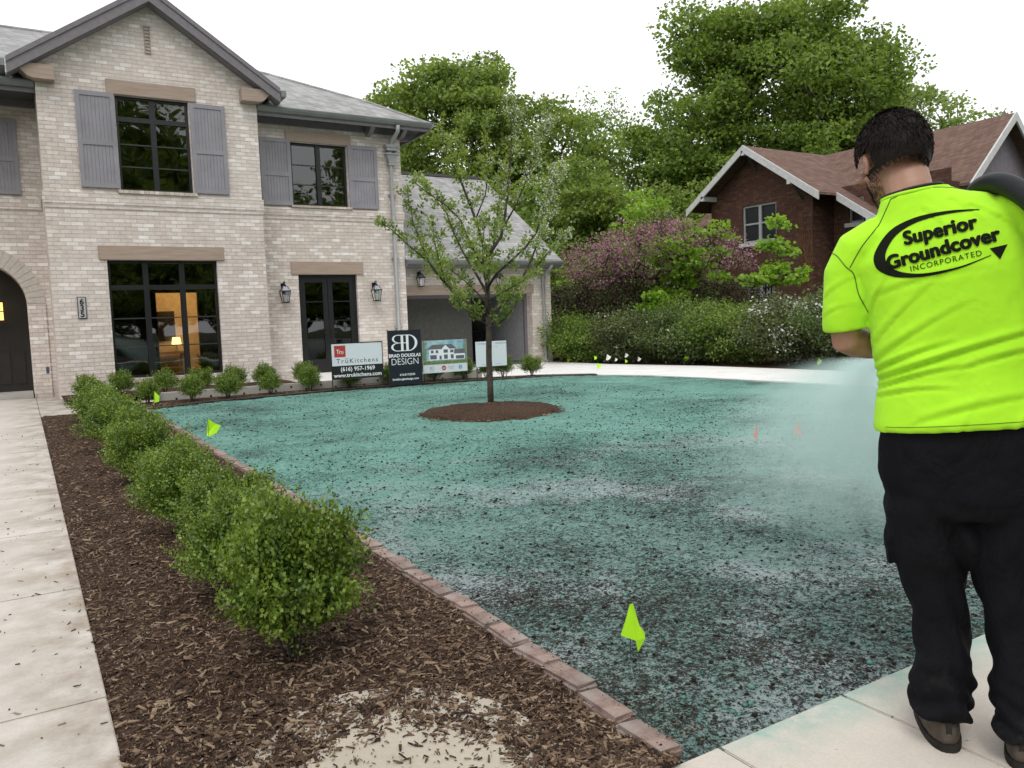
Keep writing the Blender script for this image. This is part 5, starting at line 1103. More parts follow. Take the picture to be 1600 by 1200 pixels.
for k, (x, y_, a, lb) in enumerate(((11.85, 23.6, .12, 'long handled broom leaning inside the garage left of the shelf'), (12.75, 25.7, -.08, 'long handled rake leaning in the far corner of the garage'))):
    b_ = empty('broom' if k == 0 else 'rake', (x, y_, 0), 0, lb, 'broom' if k == 0 else 'rake'); MB().tube([(0, 0, .1), (a, .3, 1.6)], .015, 6).build('handle', M['beam'], b_); w = MB(); w.prism([(-.18, -.02, .0), (.18, -.02, .0), (.10, .02, .16), (-.10, .02, .16)], (0, .05, 0)); w.build('head', M['plastic_dark'], b_)
# potted plant on the window sill inside
V, F = boxwood_mesh(5, .22, .40, 160, .05); o = np_mesh('house_plant', V, F, M['leaf_bright'], loc=(3.6, 19.35, .40)); pt = MB(); pt.lathe([(.0, 0), (.08, 0), (.11, .16), (.0, .14)], (0, 0, -.14), 12); pt.build('pot', M['paver'], o); tag(o, 'small green potted plant inside the large ground floor window', 'plant')
w = MB(); w.box(3.3, 3.85, 19.2, 19.5, .22, .26); [w.box(a, a+.04, b, b+.04, .10, .22) for a in (3.32, 3.79) for b in (19.22, 19.44)]; tag(w.build('plant_stand', M['beam']), 'low wooden stand under the potted plant inside the window', 'stand')

# ------------------------------------------------------------------ the man spraying
PO = Vector((2.38, 1.335, .02)); PRZ = R(29.3-90)
class Body(MB):
    def ell(s, c, r, rot=(0, 0, 0), n=20, m=14):
        E_ = Matrix.Rotation(rot[2], 3, 'Z') @ Matrix.Rotation(rot[0], 3, 'X') @ Matrix.Rotation(rot[1], 3, 'Y'); i = len(s.v)
        for a in range(m+1):
            t = math.pi*a/m
            for b in range(n):
                p = 2*math.pi*b/n; q = E_ @ Vector((r[0]*math.sin(t)*math.cos(p), r[1]*math.sin(t)*math.sin(p), r[2]*math.cos(t))); s.v.append(tuple(q+Vector(c)))
        for a in range(m):
            for b in range(n): s.f.append((i+a*n+b, i+a*n+(b+1) % n, i+(a+1)*n+(b+1) % n, i+(a+1)*n+b)); s.mi.append(0)
        return s
    def loft(s, secs, n=28, p=2.3):         # secs: (cx, cy, z, rx, ry[, dz/dx tilt])
        i0 = len(s.v)
        for sc in secs:
            cx, cy, z, rx, ry = sc[:5]; tl = sc[5] if len(sc) > 5 else 0
            for k in range(n):
                a = 2*math.pi*k/n; c, d = math.cos(a), math.sin(a)
                x = rx*math.copysign(abs(c)**(2/p), c); y = ry*math.copysign(abs(d)**(2/p), d)
                s.v.append((cx+x, cy+y, z+tl*x))
        for q in range(len(secs)-1):
            for k in range(n): s.f.append((i0+q*n+k, i0+q*n+(k+1) % n, i0+(q+1)*n+(k+1) % n, i0+(q+1)*n+k)); s.mi.append(0)
        s.f.append(tuple(reversed(range(i0, i0+n)))); s.f.append(tuple(range(i0+(len(secs)-1)*n, i0+len(secs)*n))); s.mi += [0, 0]
        return s
def curve(pts, n=8):                       # smooth polyline through points (Catmull-Rom)
    P = [Vector(p) for p in pts]; P = [2*P[0]-P[1]]+P+[2*P[-1]-P[-2]]; out = []
    for k in range(1, len(P)-2):
        for j in range(n):
            t = j/n; out.append(.5*((2*P[k])+(P[k+1]-P[k-1])*t+(2*P[k-1]-5*P[k]+4*P[k+1]-P[k+2])*t*t+(3*P[k]-P[k-1]-3*P[k+1]+P[k+2])*t**3))
    out.append(P[-2]); return out
def fuse(name, mb, voxel, mat, parent=None, smooth=6, disp=None):
    o = mb.build(name, None, None); m = o.modifiers.new('r', 'REMESH'); m.mode = 'VOXEL'; m.voxel_size = voxel
    if smooth: q = o.modifiers.new('s', 'SMOOTH'); q.factor = .5; q.iterations = smooth
    dg = bpy.context.evaluated_depsgraph_get(); me = bpy.data.meshes.new_from_object(o.evaluated_get(dg)); old = o.data; bpy.data.objects.remove(o); bpy.data.meshes.remove(old)
    me.name = name; me.materials.clear()
    if disp is not None:
        n = len(me.vertices); co = np.empty(n*3); me.vertices.foreach_get('co', co); no = np.empty(n*3); me.vertex_normals.foreach_get('vector', no)
        co = disp(co.reshape(-1, 3), no.reshape(-1, 3)); me.vertices.foreach_set('co', co.ravel())
    return link_mesh(name, me, mat, parent, smooth=True)
def skin():
    t = NT('tanned_skin'); n = t.noise(18, 4); c = t.ramp(n, [(.3, (.30, .155, .10)), (.7, (.40, .22, .15))]); sp = t.n('SeparateXYZ', {0: t.tc.outputs['Object']})
    return t.done(t.bsdf(c, .5, t.bump(t.noise(140, 3), .2, .002), Subsurface_Weight=.08))
M['skin'] = skin()
# torso centre line at height z (leaning to the left higher up)
b = Body()
b.loft([(.03, 0, .86, .17, .12), (.03, 0, .98, .165, .115), (.015, 0, 1.12, .15, .105), (-.02, 0, 1.30, .175, .115), (-.06, .0, 1.44, .19, .115), (-.085, .01, 1.53, .17, .10, .10), (-.11, .02, 1.60, .09, .075, .08), (-.135, .03, 1.66, .06, .06)])
HC = Vector((-.196, .070, 1.778)); HR = (R(-22), 0, R(30)); HSC = 1.10       # head centre, pitched down, turned left
Hm = Matrix.Translation(HC) @ Matrix.Rotation(HR[2], 4, 'Z') @ Matrix.Rotation(HR[0], 4, 'X')
def hd(x, y, z): return Hm @ (Vector((x, y, z))*HSC)
b.tube(curve([(-.13, .0, 1.58), (-.145, .015, 1.67), (-.165, .045, 1.74), hd(0, -.01, -.02)], 4), [.068]*4+[.066]*4+[.067]*4+[.066], 16)
hrot = (HR[0], 0, HR[2])
b.ell(hd(0, -.015, .02), (.078, .098, .098), hrot); b.ell(hd(0, .03, -.035), (.066, .070, .075), hrot); b.ell(hd(0, .045, -.075), (.050, .052, .042), hrot); b.ell(hd(0, .075, -.095), (.026, .022, .02), hrot)
b.ell(hd(0, .09, .015), (.058, .02, .022), hrot); b.ell(hd(0, .105, -.025), (.013, .02, .028), hrot); b.ell(hd(0, .115, -.038), (.017, .015, .012), hrot)
b.ell(hd(0, .098, -.066), (.026, .010, .007), hrot); b.ell(hd(0, .096, -.078), (.022, .011, .008), hrot)
for s in (-1, 1):
    e = hd(s*.080, -.012, -.012); b.ell(e, (.010, .019, .033), (HR[0]-.15, s*.25, HR[2]+s*.45)); b.ell(hd(s*.082, -.008, -.040), (.008, .010, .012), hrot); b.ell(hd(s*.055, .082, -.015), (.018, .012, .012), hrot)
# arms
LS, LE, LW = Vector((-.305, .0, 1.47)), Vector((-.325, .0, 1.225)), Vector((-.16, .25, 1.175))
RS, RE, RW = Vector((.165, .0, 1.545)), Vector((.30, .04, 1.28)), Vector((.14, .24, 1.13))
for A_, E_, W_ in ((LS, LE, LW), (RS, RE, RW)):
    d2 = (W_-E_)
    b.tube([A_+Vector((0, 0, .03)), A_, A_.lerp(E_, .5), A_.lerp(E_, .85), E_+d2*.02, E_+d2*.15, E_+d2*.35, E_+d2*.7, W_], [.05, .058, .054, .047, .046, .049, .048, .036, .028], 16)
    b.tube([A_+Vector((.06 if A_.x < 0 else -.06, 0, .02)), A_], [.07, .055], 12)
def grip(b, c, axis, arm_from, rt, side):
    ax = Vector(axis).normalized(); arm = (Vector(arm_from)-Vector(c)); arm = (arm-ax*arm.dot(ax)).normalized(); up = ax.cross(arm)*side
    pc = Vector(c)+arm*(rt+.018)
    b.ell(pc, (.018, .046, .042), (0, 0, math.atan2(ax.y, ax.x)-math.pi/2), 16, 12)
    b.tube([Vector(arm_from), pc], [.028, .030], 12)
    for k, (ln, rr_) in enumerate(((1., .0098), (1.1, .0102), (1.03, .0098), (.86, .0086))):
        o_ = Vector(c)+ax*((1.5-k)*.0215); pts = []
        for j in range(8):
            a = R(-25)+R(215)*ln*j/7; pts.append(o_+(arm*math.cos(a)+up*math.sin(a))*(rt+.009))
        b.tube(pts, [rr_*1.08, rr_*1.05, rr_, rr_*1.03, rr_*.96, rr_*.95, rr_*.9, rr_*.78], 9)
    pts = [Vector(c)+ax*(.045+.006*j)+(arm*math.cos(R(10)-R(22)*j)-up*math.sin(R(22)*j+R(5)))*(rt+.012) for j in range(6)]; b.tube(pts, [.015, .013, .012, .0115, .011, .009], 9)
NZ0, NZ1 = Vector((-.05, .26, 1.15)), Vector((-.30, .75, 1.13))     # spray gun barrel
gax = (NZ1-NZ0).normalized()
GL = NZ0+gax*.09; GR = Vector((.065, .235, 1.12))
grip(b, GL, gax, LW, .024, 1); grip(b, GR, Vector((-.6, .7, .15)), RW, .030, -1)
# legs and feet inside the clothes
for sx, xs in ((-1, (-.06, -.075, -.05, -.04)), (1, (.12, .14, .15, .165))):
    b.tube([(xs[0], 0, .93), (xs[1], 0, .80), (xs[1]*.6+xs[2]*.4, .01, .60), (xs[2], .015, .50), (xs[2], .0, .38), (xs[3], -.02, .12), (xs[3], -.02, .06)], [.10, .085, .065, .055, .055, .038, .04], 14)
    b.ell((xs[3], .05, .05), (.042, .12, .04))
PERS = fuse('person', b, .0058, M['skin'], smooth=5)
PERS.location = PO; PERS.rotation_euler = (0, 0, PRZ)
tag(PERS, 'man seen from behind in fluorescent lime shirt and black trousers, hose over his shoulder', 'person')

# shirt
def folds(lines):
    L_ = [(Vector(a), Vector(c_), amp, sg) for a, c_, amp, sg in lines]
    def f(co, no):
        x, z = co[:, 0], co[:, 2]; h_ = np.zeros(len(co))
        for a, c_, amp, sg in L_:
            dx, dz = c_.x-a.x, c_.y-a.y; l2 = dx*dx+dz*dz; t = ((x-a.x)*dx+(z-a.y)*dz)/l2; tc = np.clip(t, 0, 1)
            bow = .012*np.sin(tc*math.pi); px_ = a.x+dx*tc; pz_ = a.y+dz*tc+bow; d = np.hypot(x-px_, z-pz_); sgn = np.where((z-pz_)*dx-(x-px_)*dz > 0, 1, -1)
            fade = np.clip(1-np.abs(tc-.35)*1.2, .15, 1)
            h_ += 1.5*amp*fade*(np.exp(-((d-sg*.9)/sg)**2)*(sgn > 0)*.8-np.exp(-(d/(sg*.7))**2))
        back = np.clip(-no[:, 1]*1.5+.4, 0, 1)
        n3 = .0022*np.array(fbm(co[:, 0]+5+co[:, 1], co[:, 2]*1.3+co[:, 0]*.5, 9, 3, 51))*2
        return co+no*(h_*back+n3)[:, None]
    return f
b = Body()
b.loft([(.030, 0, .968, .268, .160, .10), (.030, 0, .982, .272, .163, .10), (.025, 0, 1.045, .262, .155, .09), (.012, 0, 1.115, .240, .143, .07), (.0, 0, 1.18, .242, .142, .05), (-.018, 0, 1.30, .238, .142, .05), (-.040, -.002, 1.40, .238, .140, .08), (-.060, 0, 1.48, .235, .128, .14), (-.072, .005, 1.545, .208, .115, .22), (-.090, .012, 1.605, .158, .097, .24), (-.112, .018, 1.634, .122, .092, .18), (-.126, .022, 1.656, .100, .090, .13), (-.128, .024, 1.663, .093, .085, .13)], 40)
sl = [(LS+Vector((.09, 0, .065))), LS+Vector((.02, 0, .03)), LS+Vector((-.012, 0, -.04)), LS+Vector((-.013, -.002, -.12)), LS+Vector((-.016, 0, -.195)), LS+Vector((-.014, .002, -.212))]
b.tube(sl, [.075, .072, .071, .072, .072, .071], 22)
sr = [(RS+Vector((-.07, 0, .025))), RS+Vector((-.02, 0, .03)), RS+Vector((.02, 0, -.03)), RS.lerp(RE, .45)+Vector((.01, 0, 0)), RS.lerp(RE, .82), RS.lerp(RE, .9)]
b.tube(sr, [.068, .074, .074, .073, .074, .073], 22)
V2 = lambda *a: a
FL = [((-.235, 1.10), (.24, 1.26), .011, .012), ((-.235, 1.075), (.02, 1.15), .008, .010), ((-.24, 1.125), (-.03, 1.215), .009, .010), ((-.235, 1.16), (.02, 1.33), .005, .013), ((-.235, 1.05), (-.02, 1.085), .006, .009), ((-.23, 1.22), (-.06, 1.40), .0045, .012), ((-.1, .99), (.25, 1.08), .005, .015), ((.02, 1.15), (.26, 1.20), .006, .012), ((-.22, 1.36), (.05, 1.42), .003, .014),
      ((.02, 1.60), (.16, 1.50), .005, .010), ((-.03, 1.625), (.06, 1.53), .004, .010), ((-.10, 1.60), (-.02, 1.50), .003, .010), ((-.25, 1.30), (-.18, 1.44), .005, .010), ((-.38, 1.36), (-.27, 1.42), .003, .009), ((-.38, 1.30), (-.28, 1.33), .003, .008), ((.0, .96), (.05, 1.06), .003, .01), ((.14, .97), (.2, 1.08), .004, .01)]
def lime():
    t = NT('fluorescent_lime_polyester'); wv = t.n('TexWave', {'Vector': t.tc.outputs['Object'], 'Scale': 300., 'Distortion': 1.}); n = t.noise(6, 3)
    c = t.ramp(n, [(.3, (.37, .76, .022)), (.7, (.43, .85, .030))])
    cr = t.bump(t.noise(8, 3, .5, dist=.25), .5, .022)
    return t.done(t.bsdf(c, .78, t.bump(t.noise(420, 2), .3, .001, cr), Sheen_Weight=.1))
M['lime'] = lime()
SH = fuse('shirt', b, .0075, M['lime'], PERS, smooth=5, disp=folds([((*a, 0), (*c_, 0), am, sg) for a, c_, am, sg in FL]))
SH['label'] = 'fluorescent lime short sleeved work shirt with black company print on the back'
bmS = bmesh.new(); bmS.from_mesh(SH.data); bvh = BVHTree.FromBMesh(bmS)
def drape(x, z, off=.0022):
    h_ = bvh.ray_cast(Vector((x, -1, z)), Vector((0, 1, 0)))
    return (x, (h_[0].y if h_[0] else 0)-off, z)
def drape_mesh(name, me, mat, step=.012):
    bm = bmesh.new(); bm.from_mesh(me); bmesh.ops.triangulate(bm, faces=bm.faces)
    xs = [v.co.x for v in bm.verts]; zs = [v.co.z for v in bm.verts]
    for ax, (lo, hi) in enumerate(((min(xs), max(xs)), (min(zs), max(zs)))):
        q = lo+step
        while q < hi:
            bmesh.ops.bisect_plane(bm, geom=bm.verts[:]+bm.edges[:]+bm.faces[:], plane_co=(q, 0, 0) if ax == 0 else (0, 0, q), plane_no=(1, 0, 0) if ax == 0 else (0, 0, 1)); q += step
    for v in bm.verts: v.co = Vector(drape(v.co.x, v.co.z))
    m2 = bpy.data.meshes.new(name); bm.to_mesh(m2); bm.free(); return link_mesh(name, m2, mat, SH)
M['print'] = plain('black_shirt_print', (.006, .008, .003), .8, bump=.05, spec=.15)
TA = Matrix.Rotation(R(-12.5), 4, 'Y')
def ttext(s_, size, x, z, bold, sp_, width, deg):
    me = text_mesh(s_, size, 'LEFT', 0, bold, sp_); xs = [v.co.x for v in me.vertices]; k = width/(max(xs)-min(xs)); me.transform(Matrix.Diagonal((k, 1, 1, 1)))
    return me, Matrix.Translation((x, 0, z)) @ Matrix.Rotation(R(-deg), 4, 'Y') @ STAND
LX = .0
def shirt_print():
    global bold_src
    its = [ttext('Superior', .056, -.150, 1.503, 0, 1.04, .185, 10.5), ttext('Groundcover', .056, -.193, 1.434, 0, 1.02, .288, 13.2), ttext('INCORPORATED', .0225, -.133, 1.424, .0, 1.2, .180, 11.)]
    bm = bmesh.new()
    for k_, (me, mx) in enumerate(its):
        me.transform(mx); bm.from_mesh(me)
        if k_ == 1: bold_src = bpy.data.meshes.new('b'); bm.to_mesh(bold_src)
    me = bpy.data.meshes.new('tmp'); bm.to_mesh(me); bm.free(); return me
lett = drape_mesh('shirt_lettering', shirt_print(), M['print'], .010)
for k, (dx, dz) in enumerate(((.0028, 0), (-.0028, 0), (0, .0022), (0, -.0022), (.002, .0017), (-.002, -.0017), (.002, -.0017), (-.002, .0017))):      # heavy print: stroke thickened on every side
    me = bold_src.copy(); me.transform(Matrix.Translation((dx, 0, dz))); o = drape_mesh('tmp', me, None, .010); bm = bmesh.new(); bm.from_mesh(lett.data); n0 = len(bm.verts)
    for v in o.data.vertices: v.co.y -= .0003*(k+1)
    bm.from_mesh(o.data); bm.to_mesh(lett.data); bm.free(); bpy.data.objects.remove(o)
OUT = [(0.0376, 1.5906), (-0.0412, 1.5925), (-0.1227, 1.5817), (-0.1899, 1.5503), (-0.2312, 1.4877), (-0.2276, 1.444), (-0.1981, 1.4197), (-0.1554, 1.4081), (-0.0886, 1.4084), (-0.0079, 1.4259), (0.0668, 1.4572)]
INN = [(0.0376, 1.588), (-0.0411, 1.5835), (-0.1193, 1.5667), (-0.1728, 1.5341), (-0.2, 1.4856), (-0.1948, 1.4496), (-0.1725, 1.4315), (-0.1386, 1.4203), (-0.0887, 1.4176), (-0.0079, 1.4313), (0.0668, 1.459)]
oc = curve([(x, 0, z) for x, z in OUT], 5); ic = curve([(x, 0, z) for x, z in INN], 5)
w = MB()
for k in range(len(oc)-1): w.face([oc[k], oc[k+1], ic[k+1], ic[k]])
w.face([(x, 0, z) for x, z in [(0.0635, 1.477), (0.106, 1.4863), (0.0884, 1.4452)]])
o = w.build('tmp', None, recalc=False); drape_mesh('swoosh_arrow', o.data, M['print'], .010); bpy.data.objects.remove(o)
M['stitch'] = plain('dark_green_stitching', (.05, .10, .01), .7)
def seam(pts, r=.0016, x_off=0):
    P = [Vector(drape(p.x, p.z, .0006)) for p in curve([(x, 0, z) for x, z in pts], 8)]; MB().tube(P, r, 5).build('seam', M['stitch'], SH)
for sm in ([(-0.190, 1.647), (-0.207, 1.608), (-0.228, 1.563), (-0.268, 1.509), (-0.302, 1.448)], [(-0.36, 1.50), (-0.3395, 1.4856), (-0.3134, 1.452), (-0.2911, 1.4269), (-0.2782, 1.3666), (-0.252, 1.31)], [(-0.19, 1.645), (-0.128, 1.664), (-0.043, 1.665), (0.02, 1.65)]): seam(sm)
seam([(-.20, .965), (-.1, .975), (0, .985), (.1, .995), (.2, 1.005)], .0009)
# collar: dark neck band and cord
col = [(-.130+.090*math.cos(a), .022+.084*math.sin(a), 1.661+.012*math.cos(a)+.0) for a in [2*math.pi*k/28 for k in range(29)]]
MB().tube(col, .006, 7).build('collar', M['lime'], SH, smooth=True)
cord = [(-.135+.079*math.cos(a), .024+.076*math.sin(a), 1.672+.013*math.cos(a)) for a in [2*math.pi*k/28 for k in range(29)]]
tag(MB().tube(cord, .0045, 7).build('neck_cord', plain('black_neck_cord', (.012, .008, .009), .6), PERS, smooth=True))
# trousers
def wrinkle(co, no):
    z = co[:, 2]; x = co[:, 0]; y = co[:, 1]; a = np.clip((.30-z)/.26, 0, 1)
    h_ = .010*a*np.sin(z*95+4*np.sin(x*22+y*14)+x*30)+.006*np.sin(z*34+x*26+3*np.sin(y*18)+2*np.sin(x*31))*np.clip((.85-z)/.3, 0, 1)+.010*(fbm(x*1.+3+y, z*.7+2, 8, 3, 61)*2)-.002*np.exp(-((z-.735-.15*np.abs(x-.03))/.012)**2)*(y < 0)
    return co+no*h_[:, None]
b = Body()
b.loft([(.03, 0, .70, .20, .12), (.03, 0, .76, .245, .138), (.03, 0, .82, .260, .146), (.03, 0, .90, .258, .150), (.03, 0, .99, .245, .142), (.03, 0, 1.03, .235, .135)], 36)
b.loft([(-.045, -.030, .078, .080, .090), (-.045, -.032, .095, .088, .098), (-.045, -.03, .13, .080, .093), (-.044, -.025, .16, .083, .095), (-.040, -.01, .26, .076, .088), (-.055, .005, .38, .078, .088), (-.075, .012, .50, .089, .098), (-.088, .012, .58, .104, .108), (-.098, .008, .70, .118, .122), (-.088, .0, .80, .110, .115)], 28, 2.1)
b.loft([(.172, -.045, .070, .080, .092), (.172, -.047, .09, .088, .100), (.170, -.045, .13, .080, .093), (.166, -.04, .16, .083, .095), (.160, -.025, .26, .079, .088), (.148, .0, .38, .085, .090), (.140, .012, .50, .102, .10), (.146, .012, .58, .112, .108), (.155, .008, .70, .122, .122), (.148, .0, .80, .110, .115)], 28, 2.1)
b.ell((.024, .005, .63), (.055, .095, .10)); b.ell((-.196, .0, .60), (.012, .06, .09)); b.ell((.25, .0, .60), (.012, .06, .09))
def cloth():
    t = NT('black_work_trouser_cloth'); mp = t.n('Mapping', {'Vector': t.tc.outputs['Object'], 'Scale': (1, 1, .55), 'Rotation': (0, .35, 0)}); c = t.ramp(t.noise(3, 5, .65), [(.3, (.0035, .0035, .005)), (.72, (.007, .007, .009))])
    dust = t.ramp(t.noise(9, 5, .7), [(.55, 0.), (.8, .35)]); z = t.n('SeparateXYZ', {0: t.tc.outputs['Object']}); c = t.mix(t.math('MULTIPLY', dust, t.mapr(z.outputs[2], .35, .08, 0., 1.)), c, (.09, .08, .07))
    return t.done(t.bsdf(c, .85, t.bump(t.noise(300, 2), .3, .001, t.bump(t.noise(11, 4, .55, mp.outputs[0], dist=.35), .85, .035))))
M['trouser'] = cloth()
TRS = fuse('trousers', b, .008, M['trouser'], PERS, smooth=4, disp=wrinkle)
# boots
M['boot'] = plain('dusty_grey_brown_boot_leather', (.075, .062, .050), .8, var=.4, scale=22, bump=.6); M['sole'] = plain('dirty_black_rubber_sole', (.025, .023, .020), .85, var=.4, scale=18, bump=.5)
for x, y, rz, lb in ((-.048, -.012, R(14), None), (.172, -.03, R(-8), None)):
    b = Body(); b.loft([(0, .055, .028, .044, .155), (0, .055, .045, .046, .157), (0, .050, .07, .044, .148), (0, .03, .10, .043, .115), (0, -.015, .13, .044, .070), (0, -.025, .17, .045, .058)], 26, 2.4)
    o = fuse('boot', b, .006, M['boot'], PERS, smooth=4, disp=lambda co, no: co+no*(.0025*np.sin(co[:, 2]*140+co[:, 1]*40)*np.clip((co[:, 2]-.08)/.05, 0, 1))[:, None]); o.location = (x, y, -.018); o.rotation_euler = (0, 0, rz); o.scale = (1.14, 1.0, 1.06)
    s_ = Body(); s_.loft([(0, .055, .0, .045, .157), (0, .055, .012, .048, .162), (0, .055, .030, .048, .162)], 30, 2.5); so = s_.build('sole', M['sole'], o, smooth=False)
    l_ = MB(); l_.box(-.007, .007, -.098, -.088, .06, .10); l_.build('heel_loop', M['sole'], o)
# hair: a close cap plus short strands
gh = np.random.default_rng(3); Nn = 60; Mm = 36; V = []; F = []
def hair_keep(u_):      # local head direction -> covered by hair?
    x, y, z = u_
    if abs(x) > .62 and -.28 < y < .30 and z < .10 and z > -.48: return False
    return z > (-.60 if y < .25 else -.10+.0*y) - .55*max(0, -.0) and not (y > .62 and z < .50) and not (y > .25 and z < .05 and abs(x) < .95)
grid = {}
for i in range(Mm+1):
    t = math.pi*i/Mm
    for j in range(Nn):
        p = 2*math.pi*j/Nn; u_ = (math.sin(t)*math.cos(p), math.sin(t)*math.sin(p), math.cos(t))
        lp = .5+.5*math.sin(u_[0]*9+u_[1]*6)*math.sin(u_[2]*8)
        k = 1+.022*lp
        P = hd(u_[0]*.092*k, -.015+u_[1]*.112*k, .02+u_[2]*.112*k if u_[2] > 0 else .02+u_[2]*.125)
        grid[i, j] = (len(V), u_); V.append(tuple(P))
for i in range(Mm):
    for j in range(Nn):
        q = [grid[i, j], grid[i, (j+1) % Nn], grid[i+1, (j+1) % Nn], grid[i+1, j]]
        if all(hair_keep(a[1]) for a in q): F.append(tuple(a[0] for a in q))
me = bpy.data.meshes.new('hair'); me.from_pydata(V, [], F); bm = bmesh.new(); bm.from_mesh(me); bmesh.ops.remove_doubles(bm, verts=bm.verts, dist=1e-5); bmesh.ops.delete(bm, geom=[v for v in bm.verts if not v.link_faces], context='VERTS'); bm.to_mesh(me); bm.free()
def hair_mat():
    t = NT('short_dark_brown_hair'); r = t.n('NewGeometry').outputs['Random Per Island']; n = t.noise(16, 3)
    c = t.ramp(t.math('ADD', t.math('MULTIPLY', r, .6), t.math('MULTIPLY', n, .4)), [(.2, (.008, .0055, .0045)), (.75, (.024, .016, .012)), (1., (.075, .052, .040))]); return t.done(t.bsdf(c, .6, spec=.2))
M['hair'] = hair_mat()
HAIR = link_mesh('hair', me, M['hair'], PERS, smooth=True)
pts = []; dirs = []
while len(pts) < 15000:
    u_ = gh.normal(size=3); u_ /= np.linalg.norm(u_)
    e_ = gh.normal(0, .035)
    if not hair_keep((u_[0], u_[1], u_[2]+e_)): continue
    nrm = np.array(u_); flow = np.array([.0, -.25 if u_[2] > .5 else 0, -1.]) if u_[2] < .8 else np.array([-.4, -1., 0]); flow = flow+gh.normal(0, .14, 3); flow -= nrm*(flow@nrm); flow /= np.linalg.norm(flow)
    d = flow+nrm*gh.uniform(.05, .26); pts.append((u_[0]*.090, -.015+u_[1]*.110, .02+u_[2]*(.112 if u_[2] > 0 else .123))); dirs.append(d/np.linalg.norm(d))
pts = np.array(pts); dirs = np.array(dirs); V, F = leaf_quads(pts, dirs, gh.uniform(.014, .030, len(pts))*np.clip(.45+.8*(pts[:, 2]/.1+.6), .3, 1.), gh, .09, .1)
Hn = np.array(Hm); V = (V*HSC)@Hn[:3, :3].T+Hn[:3, 3]; np_mesh('hair_strands', V, F, M['hair'], HAIR)
# short beard along the jaw
bb = bmesh.new(); bb.from_mesh(PERS.data); btree = BVHTree.FromBMesh(bb); pts = []; dirs = []
while len(pts) < 1900:
    x, y, z = gh.uniform(-.09, .09), gh.uniform(-.01, .12), gh.uniform(-.125, -.035)
    if y < .02 and z < -.10: continue
    P = hd(x, y, z); dv = Vector((P.x, P.y, P.z))-hd(0, .03, -.05); o0 = hd(0, .03, -.05)+dv.normalized()*.2; hit = btree.ray_cast(o0, -dv.normalized())
    if hit[0] is None: continue
    lo_ = (Hm.inverted() @ hit[0])/HSC
    if lo_.z > -.035 or (abs(lo_.x) < .03 and lo_.z > -.085 and lo_.y > .07) or lo_.y < -.005: continue
    pts.append(tuple(hit[0])); d = np.array(hit[1])*.6+np.array([0, 0, -.7])+gh.normal(0, .2, 3); dirs.append(d/np.linalg.norm(d))
V, F = leaf_quads(np.array(pts), np.array(dirs), gh.uniform(.005, .010, len(pts)), gh, .14, .1); np_mesh('beard', V, F, M['hair'], PERS)
# eyes
for s in (-1, 1):
    b = Body(); b.ell(hd(s*.031, .074, -.002), (.011, .011, .011), hrot); b.build('eye', plain('eye_white', (.7, .7, .68), .3), PERS, smooth=True)

# hose over the right shoulder, and the spray gun
def to_world(p): return PO+Matrix.Rotation(PRZ, 3, 'Z') @ Vector(p)
M['hose'] = plain('black_rubber_hose', (.009, .0095, .012), .5, spec=.25, scale=12, bump=.3); M['brass'] = plain('worn_aluminium_fitting', (.35, .34, .32), .35, .9)
hs = empty('spray_hose', to_world((0, 0, 0)), PRZ, 'thick black rubber hose over the right shoulder of the man', 'hose')
path = curve([GR+Vector((-.05, .06, .01)), GR, (.17, .16, 1.14), (.19, .22, 1.30), (.10, .20, 1.46), (.04, .15, 1.58), (.035, .06, 1.655), (.09, -.03, 1.662), (.160, -.10, 1.600), (.23, -.17, 1.48), (.30, -.22, 1.25), (.38, -.30, .75), (.45, -.36, .25), (.62, -.38, .05), (1.1, -.45, .035), (2.0, -.8, .03), (4., -1.0, .03)], 10)
MB().tube(path, .031, 16).build('hose_body', M['hose'], hs, smooth=True)
ng = empty('spray_gun', to_world((0, 0, 0)), PRZ, 'metal spray nozzle held in both hands in front of the man', 'nozzle')
pp = [NZ0-gax*.10, NZ0, NZ0+gax*.2, NZ1-gax*.16, NZ1-gax*.12, NZ1]; MB().tube(pp, [.026, .024, .024, .022, .032, .012], 16).build('barrel', M['brass'], ng, smooth=True)
w = MB(); w.tube([NZ1-gax*.25+Vector((0, 0, .02)), NZ1-gax*.28+Vector((0, 0, .10))], .008, 8); w.build('valve_lever', M['hose'], ng)
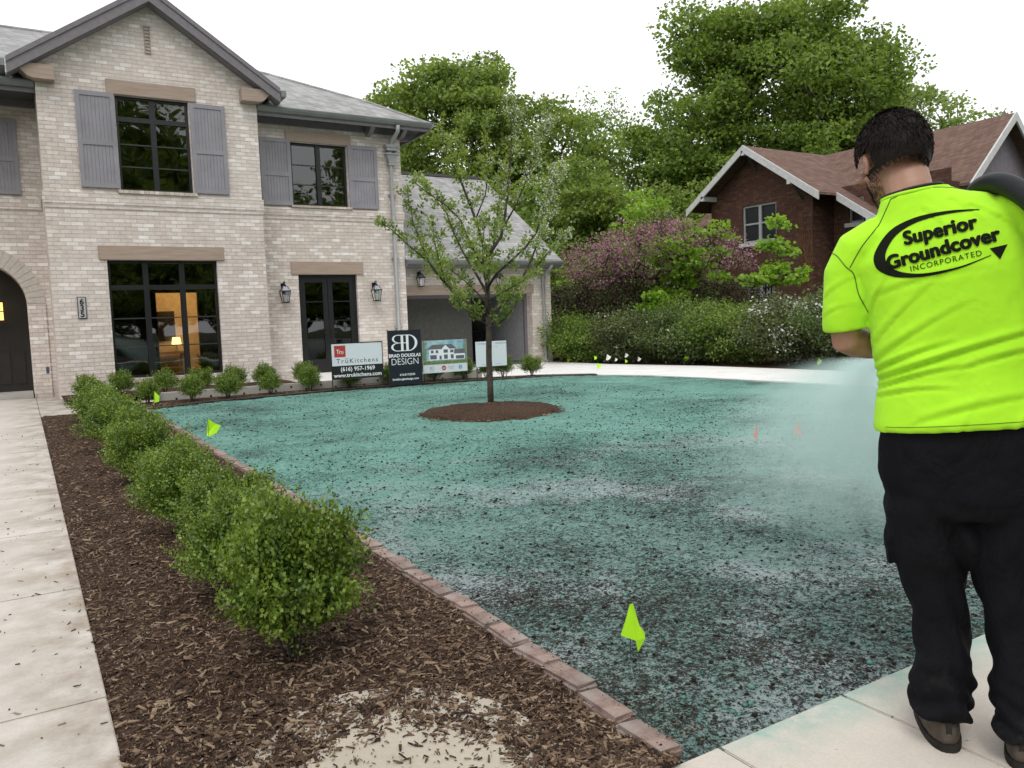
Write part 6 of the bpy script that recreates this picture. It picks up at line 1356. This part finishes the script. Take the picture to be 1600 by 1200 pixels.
w = MB(); w.tube([NZ0-gax*.10, GR+Vector((-.05, .06, .01))], .026, 14); w.build('coupling', M['hose'], ng, smooth=True)

# the spray itself: a cone of fine green droplets, thinner further out
apex = to_world(NZ1); tgt = Vector((4.9, 3.75, 0)); ax = (tgt-apex); Lc = ax.length*1.12; HALF = R(20)
def mist_mat():
    t = NT('fine_green_spray'); sp = t.n('SeparateXYZ', {0: t.tc.outputs['Object']}); x, y, z = sp.outputs
    rad = t.math('DIVIDE', t.math('SQRT', t.math('ADD', t.math('MULTIPLY', x, x), t.math('MULTIPLY', y, y))), t.math('MULTIPLY', t.math('MAXIMUM', z, .02), math.tan(HALF)))
    core = t.ramp(rad, [(0., 1.), (.80, .62), (.92, .45), (1., 0.)])
    along = t.math('DIVIDE', MIST_K, t.math('POWER', t.math('ADD', z, .16), 1.45))
    v = t.n('CombineXYZ', {0: t.math('DIVIDE', x, t.math('ADD', z, .3)), 1: t.math('DIVIDE', y, t.math('ADD', z, .3)), 2: t.math('MULTIPLY', z, .12)})
    st = t.ramp(t.noise(13, 3, .6, v), [(.3, .45), (.7, 1.35)])
    end = t.mapr(z, Lc*.55, Lc, 1., .0)
    d = t.math('MULTIPLY', t.math('MULTIPLY', t.math('MULTIPLY', core, along), st), end)
    vol = t.n('VolumePrincipled', {'Color': (.74, .95, .90), 'Density': d, 'Anisotropy': .1}); t.t.links.new(vol.outputs[0], t.out.inputs['Volume']); return t.m
MIST_K = 2.1
w = MB(); n = 40; rb = Lc*math.tan(HALF)
w.v.append((0, 0, 0)); w.v += [(rb*math.cos(2*math.pi*k/n), rb*math.sin(2*math.pi*k/n), Lc) for k in range(n)]; w.f += [(0, 1+(k+1) % n, 1+k) for k in range(n)]+[tuple(range(1, n+1))]; w.mi += [0]*(n+1)
ms = w.build('spray_mist', mist_mat()); ms.location = apex; ms.rotation_euler = ax.to_track_quat('Z', 'Y').to_euler(); tag(ms, 'cone of pale green spray leaving the nozzle towards the lawn', 'spray', kind='stuff')
